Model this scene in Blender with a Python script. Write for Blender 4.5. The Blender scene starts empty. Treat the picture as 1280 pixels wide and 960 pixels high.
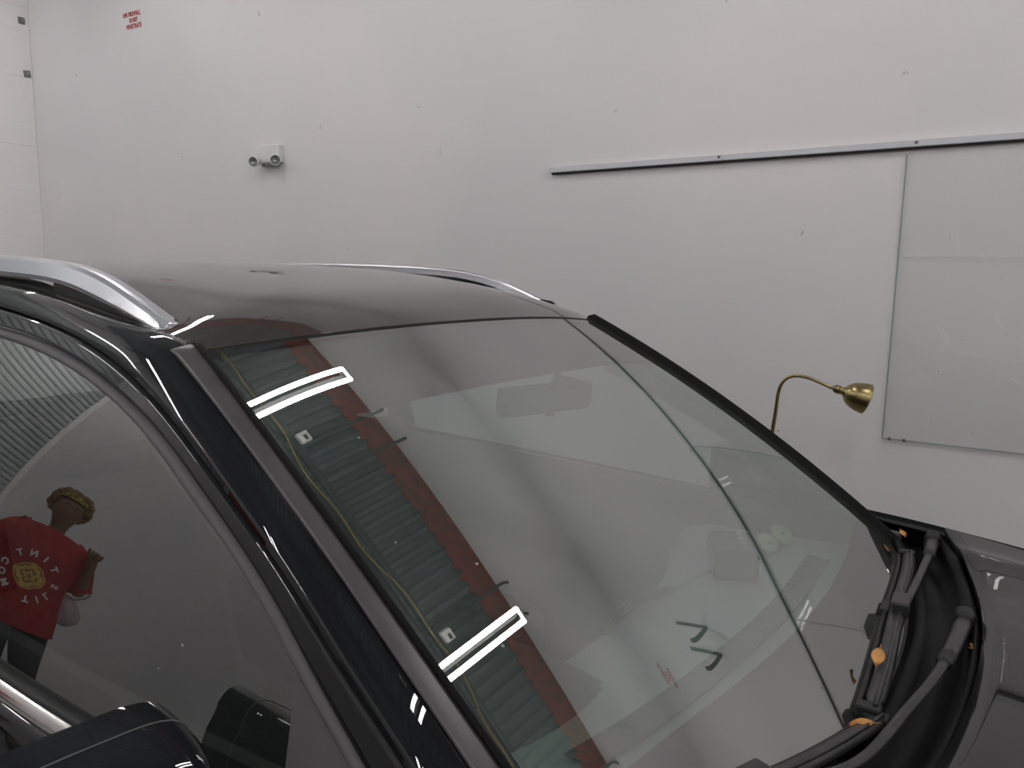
import bpy, bmesh, math, random
import numpy as np
from mathutils import Vector, Matrix
random.seed(7)
rng = np.random.default_rng(7)
SC = bpy.context.scene
COL = SC.collection
PI = math.pi

# ------------------------------------------------------------------ camera
FPX = 970.0
yaw, pitch, roll = math.radians(31.6), math.radians(-8.3), math.radians(1.0)
fw = Vector((-math.sin(yaw) * math.cos(pitch), math.cos(yaw) * math.cos(pitch), math.sin(pitch)))
rt = Vector((math.cos(yaw), math.sin(yaw), 0.0))
up = rt.cross(fw)
r2 = rt * math.cos(roll) + up * math.sin(roll)
u2 = up * math.cos(roll) - rt * math.sin(roll)
cam_d = bpy.data.cameras.new('camera')
cam = bpy.data.objects.new('camera', cam_d)
COL.objects.link(cam)
M = Matrix(((r2.x, u2.x, -fw.x, 0), (r2.y, u2.y, -fw.y, 0), (r2.z, u2.z, -fw.z, 1.70), (0, 0, 0, 1)))
cam.matrix_world = M
cam_d.sensor_width = 36.0
cam_d.lens = FPX / 1280.0 * 36.0
cam_d.clip_start = 0.02
SC.camera = cam
# ------------------------------------------------------------------ world, exposure
w = bpy.data.worlds.new('world'); SC.world = w; w.use_nodes = True
w.node_tree.nodes['Background'].inputs[0].default_value = (0.5, 0.55, 0.6, 1)
w.node_tree.nodes['Background'].inputs[1].default_value = 0.02
SC.view_settings.view_transform = 'Standard'
SC.view_settings.look = 'None'
SC.view_settings.exposure = 0.0
SC.view_settings.gamma = 1.0
SC.view_settings.use_curve_mapping = False
TUBE_POWER = 43.5          # emission strength of the fluorescent tubes
# room measures
YF, YN, XR, XFR, ZC = 3.70, -1.78, -7.10, 6.60, 5.72

# ------------------------------------------------------------------ helpers
def link(o, parent=None):
    COL.objects.link(o)
    if parent is not None: o.parent = parent
    return o
def tag(o, label=None, cat=None, group=None, kind=None):
    if label: o['label'] = label
    if cat: o['category'] = cat
    if group: o['group'] = group
    if kind: o['kind'] = kind
    return o
def empty(name, loc=(0, 0, 0), rz=0.0, parent=None):
    o = bpy.data.objects.new(name, None); o.empty_display_size = 0.1
    o.location = loc; o.rotation_euler = (0, 0, rz)
    return link(o, parent)
def mob(name, V, Fc, mat, parent=None, smooth=True, solid=0.0, bevel=0.0, off=-1.0, matoff=0, mats=None):
    me = bpy.data.meshes.new(name)
    me.from_pydata([tuple(map(float, v)) for v in V], [], [tuple(map(int, f)) for f in Fc])
    me.validate()
    bm = bmesh.new(); bm.from_mesh(me)
    if solid == 0: bmesh.ops.recalc_face_normals(bm, faces=bm.faces)
    bm.to_mesh(me); bm.free()
    for m in (mats or [mat]): me.materials.append(m)
    if smooth:
        for p in me.polygons: p.use_smooth = True
    o = link(bpy.data.objects.new(name, me), parent)
    if solid:
        s = o.modifiers.new('solid', 'SOLIDIFY'); s.thickness = solid; s.offset = off
        s.material_offset = matoff; s.material_offset_rim = matoff
        if smooth:
            es = o.modifiers.new('split', 'EDGE_SPLIT'); es.split_angle = math.radians(45); es.use_edge_sharp = False
    if bevel:
        b = o.modifiers.new('bevel', 'BEVEL'); b.width = bevel; b.segments = 2; b.limit_method = 'ANGLE'
        b.angle_limit = math.radians(40)
    return o
def grid(P, flip=False, closeu=False, closev=False):
    P = np.asarray(P, float); n, m = P.shape[:2]
    F = []
    for i in range(n if closeu else n - 1):
        for j in range(m if closev else m - 1):
            a, b, c, d = i * m + j, ((i + 1) % n) * m + j, ((i + 1) % n) * m + (j + 1) % m, i * m + (j + 1) % m
            F.append((a, d, c, b) if flip else (a, b, c, d))
    return P.reshape(-1, 3), F
class MB:
    """collects pieces into one mesh"""
    def __init__(s): s.V = []; s.F = []
    def add(s, V, F):
        k = len(s.V); s.V += [tuple(map(float, v)) for v in V]; s.F += [tuple(int(i) + k for i in f) for f in F]; return s
    def box(s, c, d, R=None):
        V = []
        for sx in (-1, 1):
            for sy in (-1, 1):
                for sz in (-1, 1):
                    v = Vector((sx * d[0] / 2, sy * d[1] / 2, sz * d[2] / 2))
                    if R is not None: v = R @ v
                    V.append(v + Vector(c))
        return s.add(V, [(0, 1, 3, 2), (4, 6, 7, 5), (0, 4, 5, 1), (2, 3, 7, 6), (0, 2, 6, 4), (1, 5, 7, 3)])
    def tube(s, pts, r, n=8, cap=True, flat=None):
        pts = [Vector(p) for p in pts]; k = len(pts)
        rr = r if hasattr(r, '__len__') else [r] * k
        V = []; F = []; prev = None
        for i, p in enumerate(pts):
            t = (pts[min(i + 1, k - 1)] - pts[max(i - 1, 0)]).normalized()
            if prev is None:
                a = Vector((0, 0, 1)) if abs(t.z) < .9 else Vector((1, 0, 0))
                e1 = (a - t * a.dot(t)).normalized()
            else:
                e1 = (prev - t * prev.dot(t)).normalized()
            prev = e1; e2 = t.cross(e1)
            f1, f2 = flat if flat else (1, 1)
            for j in range(n):
                an = 2 * PI * j / n
                V.append(p + (e1 * math.cos(an) * f1 + e2 * math.sin(an) * f2) * rr[i])
        for i in range(k - 1):
            for j in range(n):
                F.append((i * n + j, i * n + (j + 1) % n, (i + 1) * n + (j + 1) % n, (i + 1) * n + j))
        if cap: F += [tuple(range(n))[::-1], tuple(range((k - 1) * n, k * n))]
        return s.add(V, F)
    def lathe(s, prof, n=24, origin=(0, 0, 0), axis=(0, 0, 1)):
        z = Vector(axis).normalized(); a = Vector((0, 0, 1)) if abs(z.z) < .9 else Vector((1, 0, 0))
        x = (a - z * a.dot(z)).normalized(); y = z.cross(x); o = Vector(origin)
        V = []; F = []; m = len(prof)
        for r, h in prof:
            for j in range(n):
                an = 2 * PI * j / n; V.append(o + z * h + (x * math.cos(an) + y * math.sin(an)) * r)
        for i in range(m - 1):
            for j in range(n):
                F.append((i * n + j, i * n + (j + 1) % n, (i + 1) * n + (j + 1) % n, (i + 1) * n + j))
        return s.add(V, F)
    def build(s, name, mat, parent=None, smooth=False, bevel=0.0, **k):
        return mob(name, s.V, s.F, mat, parent, smooth=smooth, bevel=bevel, **k)
def spline(xs, ys):
    """natural cubic spline"""
    xs = np.asarray(xs, float); ys = np.asarray(ys, float)
    i = np.argsort(xs); xs = xs[i]; ys = ys[i]; n = len(xs); h = np.diff(xs)
    A = np.eye(n); b = np.zeros(n)
    for k in range(1, n - 1):
        A[k, k - 1] = h[k - 1]; A[k, k] = 2 * (h[k - 1] + h[k]); A[k, k + 1] = h[k]
        b[k] = 6 * ((ys[k + 1] - ys[k]) / h[k] - (ys[k] - ys[k - 1]) / h[k - 1])
    m = np.linalg.solve(A, b)
    def f(x):
        x = np.asarray(x, float); k = np.clip(np.searchsorted(xs, x) - 1, 0, n - 2)
        d = x - xs[k]; H = h[k]
        out = ys[k] + d * ((ys[k + 1] - ys[k]) / H - H * (2 * m[k] + m[k + 1]) / 6) + d * d * m[k] / 2 + d ** 3 * (m[k + 1] - m[k]) / (6 * H)
        lo = ys[0] + (x - xs[0]) * ((ys[1] - ys[0]) / h[0] - h[0] * m[1] / 6)
        hi = ys[-1] + (x - xs[-1]) * ((ys[-1] - ys[-2]) / h[-1] + h[-1] * m[-2] / 6)
        return np.where(x < xs[0], lo, np.where(x > xs[-1], hi, out))
    return f
def smooth_path(pts, n=40):
    pts = np.asarray(pts, float); t = np.r_[0, np.cumsum(np.linalg.norm(np.diff(pts, axis=0), axis=1))]
    q = np.linspace(0, t[-1], n)
    return np.stack([spline(t, pts[:, k])(q) for k in range(3)], -1)

# ------------------------------------------------------------------ materials
def mat(name, base=(.5, .5, .5), rough=.5, metal=0.0, coat=0.0, coat_r=.03, spec=.5, var=0.0, vscale=8.0, bump=0.0, bscale=60.0, tint=None):
    m = bpy.data.materials.new(name); m.use_nodes = True
    nt = m.node_tree; b = nt.nodes['Principled BSDF']
    b.inputs['Base Color'].default_value = (*base, 1); b.inputs['Roughness'].default_value = rough
    b.inputs['Metallic'].default_value = metal; b.inputs['Coat Weight'].default_value = coat
    b.inputs['Coat Roughness'].default_value = coat_r; b.inputs['Specular IOR Level'].default_value = spec
    if var or bump:
        tc = nt.nodes.new('ShaderNodeTexCoord')
    if var:
        n = nt.nodes.new('ShaderNodeTexNoise'); n.inputs['Scale'].default_value = vscale; n.inputs['Detail'].default_value = 5
        nt.links.new(tc.outputs['Object'], n.inputs['Vector'])
        r = nt.nodes.new('ShaderNodeValToRGB')
        t2 = tint or tuple(c * (1 + var) for c in base)
        r.color_ramp.elements[0].color = (*[c * (1 - var) for c in base], 1)
        r.color_ramp.elements[1].color = (*t2, 1)
        r.color_ramp.elements[0].position = .3; r.color_ramp.elements[1].position = .72
        nt.links.new(n.outputs['Fac'], r.inputs['Fac']); nt.links.new(r.outputs['Color'], b.inputs['Base Color'])
    if bump:
        n2 = nt.nodes.new('ShaderNodeTexNoise'); n2.inputs['Scale'].default_value = bscale; n2.inputs['Detail'].default_value = 4
        nt.links.new(tc.outputs['Object'], n2.inputs['Vector'])
        bp = nt.nodes.new('ShaderNodeBump'); bp.inputs['Strength'].default_value = bump; bp.inputs['Distance'].default_value = .01
        nt.links.new(n2.outputs['Fac'], bp.inputs['Height']); nt.links.new(bp.outputs['Normal'], b.inputs['Normal'])
    return m
def wall_mat(name, base, scuff=1.0, rough=.55):
    m = mat(name, base, rough, bump=.06, bscale=35)
    nt = m.node_tree; b = nt.nodes['Principled BSDF']; N = nt.nodes.new; L = nt.links.new
    tc = N('ShaderNodeTexCoord')
    n = N('ShaderNodeTexNoise'); n.inputs['Scale'].default_value = .9; n.inputs['Detail'].default_value = 6
    L(tc.outputs['Object'], n.inputs['Vector'])
    r = N('ShaderNodeValToRGB'); e = r.color_ramp.elements
    e[0].color = (base[0] * .94, base[1] * .94, base[2] * .95, 1); e[1].color = (base[0] * 1.03, base[1] * 1.0, base[2] * 1.0, 1)
    e[0].position = .35; e[1].position = .65
    L(n.outputs['Fac'], r.inputs['Fac'])
    # sparse chips and scratches of their own shape
    v = N('ShaderNodeTexVoronoi'); v.inputs['Scale'].default_value = 5.5; v.inputs['Randomness'].default_value = 1
    mp = N('ShaderNodeMapping'); mp.inputs['Scale'].default_value = (1.0, 1.0, .8)
    nz = N('ShaderNodeTexNoise'); nz.inputs['Scale'].default_value = 40
    mx = N('ShaderNodeMixRGB'); mx.blend_type = 'ADD'; mx.inputs[0].default_value = .06
    L(tc.outputs['Object'], nz.inputs['Vector']); L(tc.outputs['Object'], mx.inputs[1]); L(nz.outputs['Color'], mx.inputs[2])
    L(mx.outputs[0], mp.inputs['Vector']); L(mp.outputs['Vector'], v.inputs['Vector'])
    lt = N('ShaderNodeMath'); lt.operation = 'LESS_THAN'; lt.inputs[1].default_value = .045 * scuff
    L(v.outputs['Distance'], lt.inputs[0])
    sep = N('ShaderNodeSeparateColor'); L(v.outputs['Color'], sep.inputs[0])
    g = N('ShaderNodeMath'); g.operation = 'GREATER_THAN'; g.inputs[1].default_value = .62
    L(sep.outputs[0], g.inputs[0])
    mu = N('ShaderNodeMath'); mu.operation = 'MULTIPLY'; L(lt.outputs[0], mu.inputs[0]); L(g.outputs[0], mu.inputs[1])
    mu2 = N('ShaderNodeMath'); mu2.operation = 'MULTIPLY'; mu2.inputs[1].default_value = .45; L(mu.outputs[0], mu2.inputs[0])
    m2 = N('ShaderNodeMixRGB'); m2.inputs[2].default_value = (.22, .2, .18, 1)
    L(mu2.outputs[0], m2.inputs[0]); L(r.outputs['Color'], m2.inputs[1]); L(m2.outputs[0], b.inputs['Base Color'])
    return m
def emit(name, col, s):
    m = bpy.data.materials.new(name); m.use_nodes = True; nt = m.node_tree
    nt.nodes.clear(); o = nt.nodes.new('ShaderNodeOutputMaterial'); e = nt.nodes.new('ShaderNodeEmission')
    e.inputs[0].default_value = (*col, 1); e.inputs[1].default_value = s; nt.links.new(e.outputs[0], o.inputs[0])
    return m
def pane_mat(name, tint, ior=1.52, dust=0.0, dust_col=(.5, .5, .48), double=True):
    """a thin pane: Fresnel mirror (both faces) over a tinted transparent layer, a little dust"""
    m = bpy.data.materials.new(name); m.use_nodes = True; nt = m.node_tree; nt.nodes.clear()
    N = nt.nodes.new; L = nt.links.new
    o = N('ShaderNodeOutputMaterial'); gl = N('ShaderNodeBsdfGlossy'); gl.inputs['Roughness'].default_value = 0.0
    tr = N('ShaderNodeBsdfTransparent'); tr.inputs[0].default_value = (*tint, 1)
    geo = N('ShaderNodeNewGeometry')
    fr = N('ShaderNodeFresnel'); fr.inputs[0].default_value = ior
    # same reflectance from both sides: on back faces give the inverse index
    iv = N('ShaderNodeMath'); iv.operation = 'MULTIPLY_ADD'; iv.inputs[1].default_value = 1 / ior - ior; iv.inputs[2].default_value = ior
    L(geo.outputs['Backfacing'], iv.inputs[0])
    inv = N('ShaderNodeMath'); inv.operation = 'ADD'; inv.inputs[1].default_value = 0
    # Fresnel node already inverts the index on back faces, so feed it 1/ior there
    L(iv.outputs[0], fr.inputs[0])
    k = fr.outputs[0]
    if double:
        a = N('ShaderNodeMath'); a.operation = 'MULTIPLY'; a.inputs[1].default_value = 2; L(k, a.inputs[0])
        b = N('ShaderNodeMath'); b.operation = 'ADD'; b.inputs[1].default_value = 1; L(k, b.inputs[0])
        c = N('ShaderNodeMath'); c.operation = 'DIVIDE'; L(a.outputs[0], c.inputs[0]); L(b.outputs[0], c.inputs[1]); k = c.outputs[0]
    mx = N('ShaderNodeMixShader'); L(k, mx.inputs[0]); L(tr.outputs[0], mx.inputs[1]); L(gl.outputs[0], mx.inputs[2])
    out = mx.outputs[0]
    if dust:
        df = N('ShaderNodeBsdfDiffuse'); df.inputs[0].default_value = (*dust_col, 1)
        tc = N('ShaderNodeTexCoord'); nz = N('ShaderNodeTexNoise'); nz.inputs['Scale'].default_value = 3.5; nz.inputs['Detail'].default_value = 6
        L(tc.outputs['Object'], nz.inputs['Vector'])
        ml = N('ShaderNodeMath'); ml.operation = 'MULTIPLY'; ml.inputs[1].default_value = 2 * dust; L(nz.outputs['Fac'], ml.inputs[0])
        vo = N('ShaderNodeTexVoronoi'); vo.inputs['Scale'].default_value = 26; L(tc.outputs['Object'], vo.inputs['Vector'])
        lt = N('ShaderNodeMath'); lt.operation = 'LESS_THAN'; lt.inputs[1].default_value = .06; L(vo.outputs['Distance'], lt.inputs[0])
        sp = N('ShaderNodeSeparateColor'); L(vo.outputs['Color'], sp.inputs[0])
        gt = N('ShaderNodeMath'); gt.operation = 'GREATER_THAN'; gt.inputs[1].default_value = .74; L(sp.outputs[0], gt.inputs[0])
        mm = N('ShaderNodeMath'); mm.operation = 'MULTIPLY'; L(lt.outputs[0], mm.inputs[0]); L(gt.outputs[0], mm.inputs[1])
        ma = N('ShaderNodeMath'); ma.operation = 'MULTIPLY_ADD'; ma.inputs[1].default_value = .5; L(mm.outputs[0], ma.inputs[0]); L(ml.outputs[0], ma.inputs[2])
        m3 = N('ShaderNodeMixShader'); L(ma.outputs[0], m3.inputs[0]); L(out, m3.inputs[1]); L(df.outputs[0], m3.inputs[2]); out = m3.outputs[0]
    L(out, o.inputs[0])
    return m
def film_mat(name, col, tau):
    """thin added film whose haze brightens: optical depth tau, denser seen at a slant"""
    m = bpy.data.materials.new(name); m.use_nodes = True; nt = m.node_tree; nt.nodes.clear()
    N = nt.nodes.new; L = nt.links.new
    o = N('ShaderNodeOutputMaterial'); d = N('ShaderNodeBsdfDiffuse'); d.inputs[0].default_value = (*col, 1)
    t = N('ShaderNodeBsdfTransparent'); lw = N('ShaderNodeLayerWeight'); lw.inputs[0].default_value = .5
    a = N('ShaderNodeMath'); a.operation = 'SUBTRACT'; a.inputs[0].default_value = 1.0; L(lw.outputs['Facing'], a.inputs[1])
    b = N('ShaderNodeMath'); b.operation = 'MAXIMUM'; b.inputs[1].default_value = .1; L(a.outputs[0], b.inputs[0])
    c = N('ShaderNodeMath'); c.operation = 'DIVIDE'; c.inputs[0].default_value = -tau; L(b.outputs[0], c.inputs[1])
    e = N('ShaderNodeMath'); e.operation = 'EXPONENT'; L(c.outputs[0], e.inputs[0])
    mx = N('ShaderNodeMixShader'); L(e.outputs[0], mx.inputs[0]); L(d.outputs[0], mx.inputs[1]); L(t.outputs[0], mx.inputs[2])
    L(mx.outputs[0], o.inputs[0]); return m
def clear_mat(name, tint=(1, 1, 1)):
    m = bpy.data.materials.new(name); m.use_nodes = True; nt = m.node_tree; nt.nodes.clear()
    o = nt.nodes.new('ShaderNodeOutputMaterial'); t = nt.nodes.new('ShaderNodeBsdfTransparent'); t.inputs[0].default_value = (*tint, 1)
    nt.links.new(t.outputs[0], o.inputs[0]); return m

WALL = wall_mat('white_painted_wall', (.74, .725, .735))
WALLR = wall_mat('white_painted_boards', (.80, .79, .79), 1.3)
FLOORM = mat('grey_concrete_floor', (.30, .295, .285), .45, var=.18, vscale=2.2, bump=.1, bscale=25)
DECK = mat('galvanised_deck_sheet', (.115, .135, .145), .5, metal=.35, var=.2, vscale=2.0)
RED = mat('red_oxide_primer', (.21, .020, .009), .75, var=.5, vscale=9)
STEEL = mat('dark_joist_steel', (.025, .032, .034), .55, var=.3, vscale=12)
SHUT = mat('grey_shutter_slat', (.40, .42, .43), .5, metal=.2, var=.08, vscale=4)
TUBE = emit('lit_fluorescent_tube', (1.0, .985, .96), TUBE_POWER)
FIXT = mat('white_fixture_metal', (.72, .72, .72), .4)
RAILM = mat('painted_wall_rail', (.60, .61, .635), .4)
RAILD = mat('rail_shadow_knockout_black', (.02, .02, .02), .6)  # black for the painted shadow under the rail and the box knockouts
REDTXT = mat('red_stencil_paint', (.42, .02, .03), .7, var=.3, vscale=90)
PLAST_W = mat('white_light_plastic', (.70, .69, .68), .4)
LENS_D = mat('lamp_head_reflector', (.35, .36, .36), .2, metal=.6)
HOUS = mat('dark_lamp_channel', (.035, .035, .035), .6, spec=.1)
GREYP = mat('grey_plastic', (.15, .15, .15), .5)
BRASS = mat('antique_brass', (.34, .27, .13), .30, metal=1.0, var=.25, vscale=14)
PAINT = mat('black_car_paint', (.0035, .004, .0055), .6, coat=1.0, coat_r=.012, spec=.1)
PAINT_R = mat('black_car_paint_dusty', (.030, .027, .024), .6, spec=.1, coat=1.0, coat_r=.03, var=.6, vscale=3.0)
RUBBER = mat('black_rubber', (.012, .012, .012), .55, var=.2, vscale=30)
RUBG = mat('dull_grey_rubber_trim', (.10, .094, .10), .62)
STRIP = mat('satin_windshield_molding', (.075, .070, .075), .32, var=.12, vscale=20)
PLAST = mat('black_cowl_plastic', (.003, .003, .0035), .40, spec=.12)
WIPER = mat('wiper_grey_plastic', (.028, .027, .029), .36, var=.2, vscale=40)
SATIN = mat('satin_silver_rail', (.62, .63, .66), .30, metal=1.0)
CHROME = mat('chrome_strip', (.82, .80, .77), .12, metal=1.0)
GAP = mat('panel_gap_black', (.003, .003, .003), .6, spec=.15)
CABIN = mat('grey_cabin_lining', (.12, .12, .12), .8)
DASH = mat('dashboard_plastic', (.42, .435, .42), .7)
VENT = mat('defroster_vent_plastic', (.06, .056, .056), .6)
SEAT = mat('grey_seat_fabric', (.09, .09, .09), .85, var=.15, vscale=60)
FRIT = mat('black_frit_enamel', (.010, .009, .009), .35)
WSG = pane_mat('windshield_glass', (.70, .80, .76), ior=3.0, dust=.03)
SIDEG = pane_mat('tinted_side_glass', (.60, .64, .62), ior=2.2, dust=.002)
SHEETG = pane_mat('clear_wall_sheet', (.985, .99, .99), ior=1.42, dust=.012)
FILM = film_mat('brightening_haze_film', (.62, .82, .77), .075)  # added film, its haze lifts the clear part of the windshield
CLEAR = clear_mat('glass_inner_face')

PAINT_R.node_tree.nodes['Principled BSDF'].inputs['Coat IOR'].default_value = 1.8
# ------------------------------------------------------------------ room shell
def structure(o): o['kind'] = 'structure'; return o
structure(MB().box(((XR + XFR) / 2, (YF + YN) / 2, -.05), (XFR - XR + .6, YF - YN + .6, .1)).build('floor', FLOORM))
structure(MB().box(((XR + XFR) / 2, YF + .1, ZC / 2), (XFR - XR + .4, .2, ZC + .1)).build('wall_far', WALL))
structure(MB().box(((XR + XFR) / 2, YN - .1, ZC / 2), (XFR - XR + .4, .2, ZC + .1)).build('wall_near', WALL))
structure(MB().box((XFR + .1, (YF + YN) / 2, ZC / 2), (.2, YF - YN, ZC + .1)).build('wall_front', WALL))
wr = structure(MB().box((XR - .13, (YF + YN) / 2, ZC / 2), (.2, YF - YN, ZC + .1)).build('wall_rear', WALLR))
# boards of the rear wall, each its own piece; lower part beside the shutter, upper part above it
BP = .187
board_me = {}
for i in range(int(ZC / BP) + 1):
    z0 = i * BP + .061
    if z0 + BP > ZC: break
    y0 = 2.45 if z0 < 4.3 else YN
    key = round(y0, 2)
    if key not in board_me:
        b = MB().box((0, (YF - y0) / 2, BP / 2), (.03, YF - y0 - .004, BP - .0006))
        o = b.build('wall_board', WALLR, wr, bevel=.0005); board_me[key] = o.data
    else:
        o = link(bpy.data.objects.new('wall_board', board_me[key]), wr)
        bv = o.modifiers.new('bevel', 'BEVEL'); bv.width = .0005; bv.segments = 2
    o.location = (XR - .015 + .0015 * math.sin(i * 2.3), y0, z0)
# roller shutter in the rear wall
dr = structure(empty('door_1', (XR, 0, 0)))
sl = MB(); pitch_s = .075; nz = int(4.22 / pitch_s)
prof = []
for i in range(nz):
    z = i * pitch_s + .06
    prof += [(.010, z), (.030, z + .018), (.034, z + .038), (.030, z + .058), (.010, z + .073)]
P = np.array([[(x, y, z) for (x, z) in prof] for y in (YN + .07, 2.38)])
sl.add(*grid(P))
sl.build('shutter_curtain', SHUT, dr)
MB().box((.03, YN + .035, 2.15), (.06, .07, 4.3)).build('guide_rail', FIXT, dr, bevel=.004)
MB().box((.03, 2.415, 2.15), (.06, .07, 4.3)).build('guide_rail', FIXT, dr, bevel=.004)
MB().box((.11, .32, 4.42), (.26, 4.2, .30)).build('shutter_box', FIXT, dr, bevel=.01)
MB().box((.03, .32, .035), (.05, 4.1, .07)).build('bottom_bar', GREYP, dr, bevel=.004)
# ceiling: corrugated deck sheets, ledger, joists
ce = structure(empty('ceiling', (0, 0, ZC)))
RP = .1524
prof = []
for k in range(6):
    x = k * RP
    prof += [(x, 0), (x + .045, 0), (x + .062, .038), (x + RP - .02, .038)]
prof.append((6 * RP, 0))
n_s = int((XFR - XR) / (6 * RP)) + 1
P = np.array([[(x, y, z) for (x, z) in prof] for y in (YN, YF)])
V, Fc = grid(P)
d0 = None
for i in range(n_s):
    if d0 is None:
        o = mob('deck_sheet', V, Fc, DECK, ce, smooth=False, solid=.004, off=1); d0 = o.data
    else:
        o = link(bpy.data.objects.new('deck_sheet', d0), ce)
        s = o.modifiers.new('solid', 'SOLIDIFY'); s.thickness = .004; s.offset = 1
    o.location = (XR + i * 6 * RP, 0, -.002)
# red ledger along the far wall with an uneven edge
xs = np.arange(XR, XFR, .035); ed = 3.43 + .045 * np.sin(xs / RP * 2 * PI) * rng.uniform(.1, 1, len(xs)) + rng.normal(0, .014, len(xs))
V = []; Fc = []
for i, x in enumerate(xs):
    V += [(x, YF, -.03), (x, ed[i], -.03), (x, ed[i], -.018), (x, YF, -.018)]
for i in range(len(xs) - 1):
    for j in range(4): Fc.append((4 * i + j, 4 * i + (j + 1) % 4, 4 * i + 4 + (j + 1) % 4, 4 * i + 4 + j))
mob('ledger_beam', V, Fc, RED, ce, smooth=False)
MB().box(((XR + XFR) / 2, YF - .006, -.07), (XFR - XR, .012, .09)).build('ledger_leg', RED, ce)
for yj in (2.44, 0.75, -.85):
    j = MB(); x0, x1 = XR + .05, XFR - .05
    J = link(bpy.data.objects.new('joist', None), ce); J.location = (0, yj, 0)
    c = MB()
    for z in (-.05, -.53):
        for dy in (-.065, .065):
            c.box(((x0 + x1) / 2, dy, z), (x1 - x0, .045, .006)); c.box(((x0 + x1) / 2, dy * .45, z + (.022 if z < -.2 else -.022)), (x1 - x0, .006, .045))
    c.build('chord', STEEL, J)
    wb = MB(); nn = int((x1 - x0) / .55); pts = [(x0 + k * .55, 0, -.06 if k % 2 else -.52) for k in range(nn)]
    for a, b in zip(pts[:-1], pts[1:]): wb.tube([a, b], .011, 6)
    wb.build('web_rod', STEEL, J)

# ------------------------------------------------------------------ fluorescent lamps
LZ = 4.05
def tube_mesh():
    return MB().tube([(0, -.60, 0), (0, .60, 0)], .0185, 10)
fl0 = None
lampX = [-6.2, -3.9, -1.57, .60, 2.86, 5.1]
lab_f = 'twin tube fluorescent strip hanging in the row beside the far wall'
lab_n = 'twin tube fluorescent strip hanging in the row by the wall opposite the hooks'
def copy_tree(o, parent=None):
    c = o.copy(); link(c); c.parent = parent
    for ch in o.children: copy_tree(ch, c)
    return c
def make_lamp():
    r = empty('fluorescent_light', (0, 0, LZ))
    b = MB().box((0, 0, .085), (.045, 1.25, .045)); b.build('housing', HOUS, r, bevel=.006)
    for dx in (-.052, .052):
        t = tube_mesh(); o = t.build('tube', TUBE, r, smooth=True); o.location = (dx, 0, 0)
    for dy in (-.615, .615):
        MB().box((0, dy, .012), (.13, .016, .06)).build('end_cap', PLAST_W, r, bevel=.004)
    for dy in (-.45, .45):
        MB().tube([(0, dy, .07), (0, dy, ZC - LZ - .05)], .004, 6).build('hanger_rod', STEEL, r)
    return r
proto = make_lamp()
k = 0
for yc, lab, grp in ((2.10, lab_f, 'fluorescent strips along the far wall'), (-.95, lab_n, 'fluorescent strips along the near wall')):
    for x in lampX:
        o = proto if k == 0 else copy_tree(proto); k += 1
        o.location = (x, yc, LZ); tag(o, lab, 'light', grp)

# conduit bars, boxes and cable at the joist
def cond(x, y0, y1, lab):
    z = 5.44
    p = smooth_path([(x, y0, z), (x, (y0 + y1) / 2, z), (x, y1 - .10, z), (x, y1 - .03, z - .015), (x, y1 - .014, z - .05), (x, y1 - .014, z - .09)], 30)
    o = MB().tube([Vector(q) - Vector((x, y0, z)) for q in p], .017, 8).build('conduit_pipe', STEEL, smooth=True); o.location = (x, y0, z)
    tag(o, 'dark conduit pipe running from joist to far wall with bent end', 'pipe', 'conduit pipes under the deck')
for lx in lampX:
    for dx in (-.02, .36):
        cond(lx + .18 + dx, 2.36, YF, '')
for lx in lampX:
    r = empty('junction_box', (lx + .16, 2.57, 5.12))
    MB().box((0, 0, 0), (.11, .11, .06)).build('box_body', PLAST_W, r, bevel=.01)
    MB().box((.01, .005, -.032), (.05, .028, .01)).build('knockout', RAILD, r)
    tag(r, 'small white junction box fixed under the dark ceiling joist', 'box', 'junction boxes on the joist')
pts = [(x, 2.42 + .05 * math.sin(x * 2.1) + .02 * math.sin(x * 7), 5.13 - .02 * abs(math.sin(x * 1.4))) for x in np.arange(-6.8, 6.2, .12)]
o = MB().tube(pts, .007, 6).build('ceiling_cable', mat('yellow_cable', (.30, .22, .05), .5), smooth=True)
tag(o, 'yellow cable running along the dark ceiling joist', 'cable')

# ------------------------------------------------------------------ far wall fittings
def text_mesh(body, size, bold=0.0, space=1.0):
    c = bpy.data.curves.new('txt', 'FONT'); c.body = body; c.size = size; c.offset = bold; c.align_x = 'CENTER'; c.align_y = 'CENTER'
    c.extrude = .0008; c.space_character = space; c.resolution_u = 3
    o = bpy.data.objects.new('txt', c); COL.objects.link(o)
    me = bpy.data.meshes.new_from_object(o.evaluated_get(bpy.context.evaluated_depsgraph_get()))
    bpy.data.objects.remove(o)
    return me
def stencil(x, z, s, lab):
    r = empty('stencil_sign', (x, YF, z))
    for i, (t, dx) in enumerate((('1HR FIREWALL', -.01), ('DO NOT', .01), ('PENETRATE', .015))):
        me = text_mesh(t, .045 * s, .0012 * s, 1.05)
        wd = max(v.co.x for v in me.vertices) - min(v.co.x for v in me.vertices)
        k = [.215, .10, .185][i] * s / wd
        for v in me.vertices: v.co = Vector((v.co.x * k, v.co.z, v.co.y * 1.0))
        me.materials.append(REDTXT)
        o = link(bpy.data.objects.new('stencil_line', me), r); o.location = (dx * s, -.0012, (.044 - .044 * i) * s)
    tag(r, lab, 'sign')
stencil(-5.655, 3.50, 1.0, 'red stencilled warning lettering high on the white wall near the board corner')
stencil(1.64, 3.83, 1.0, 'red stencilled warning lettering high on the white wall beside the two hooks')
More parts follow.
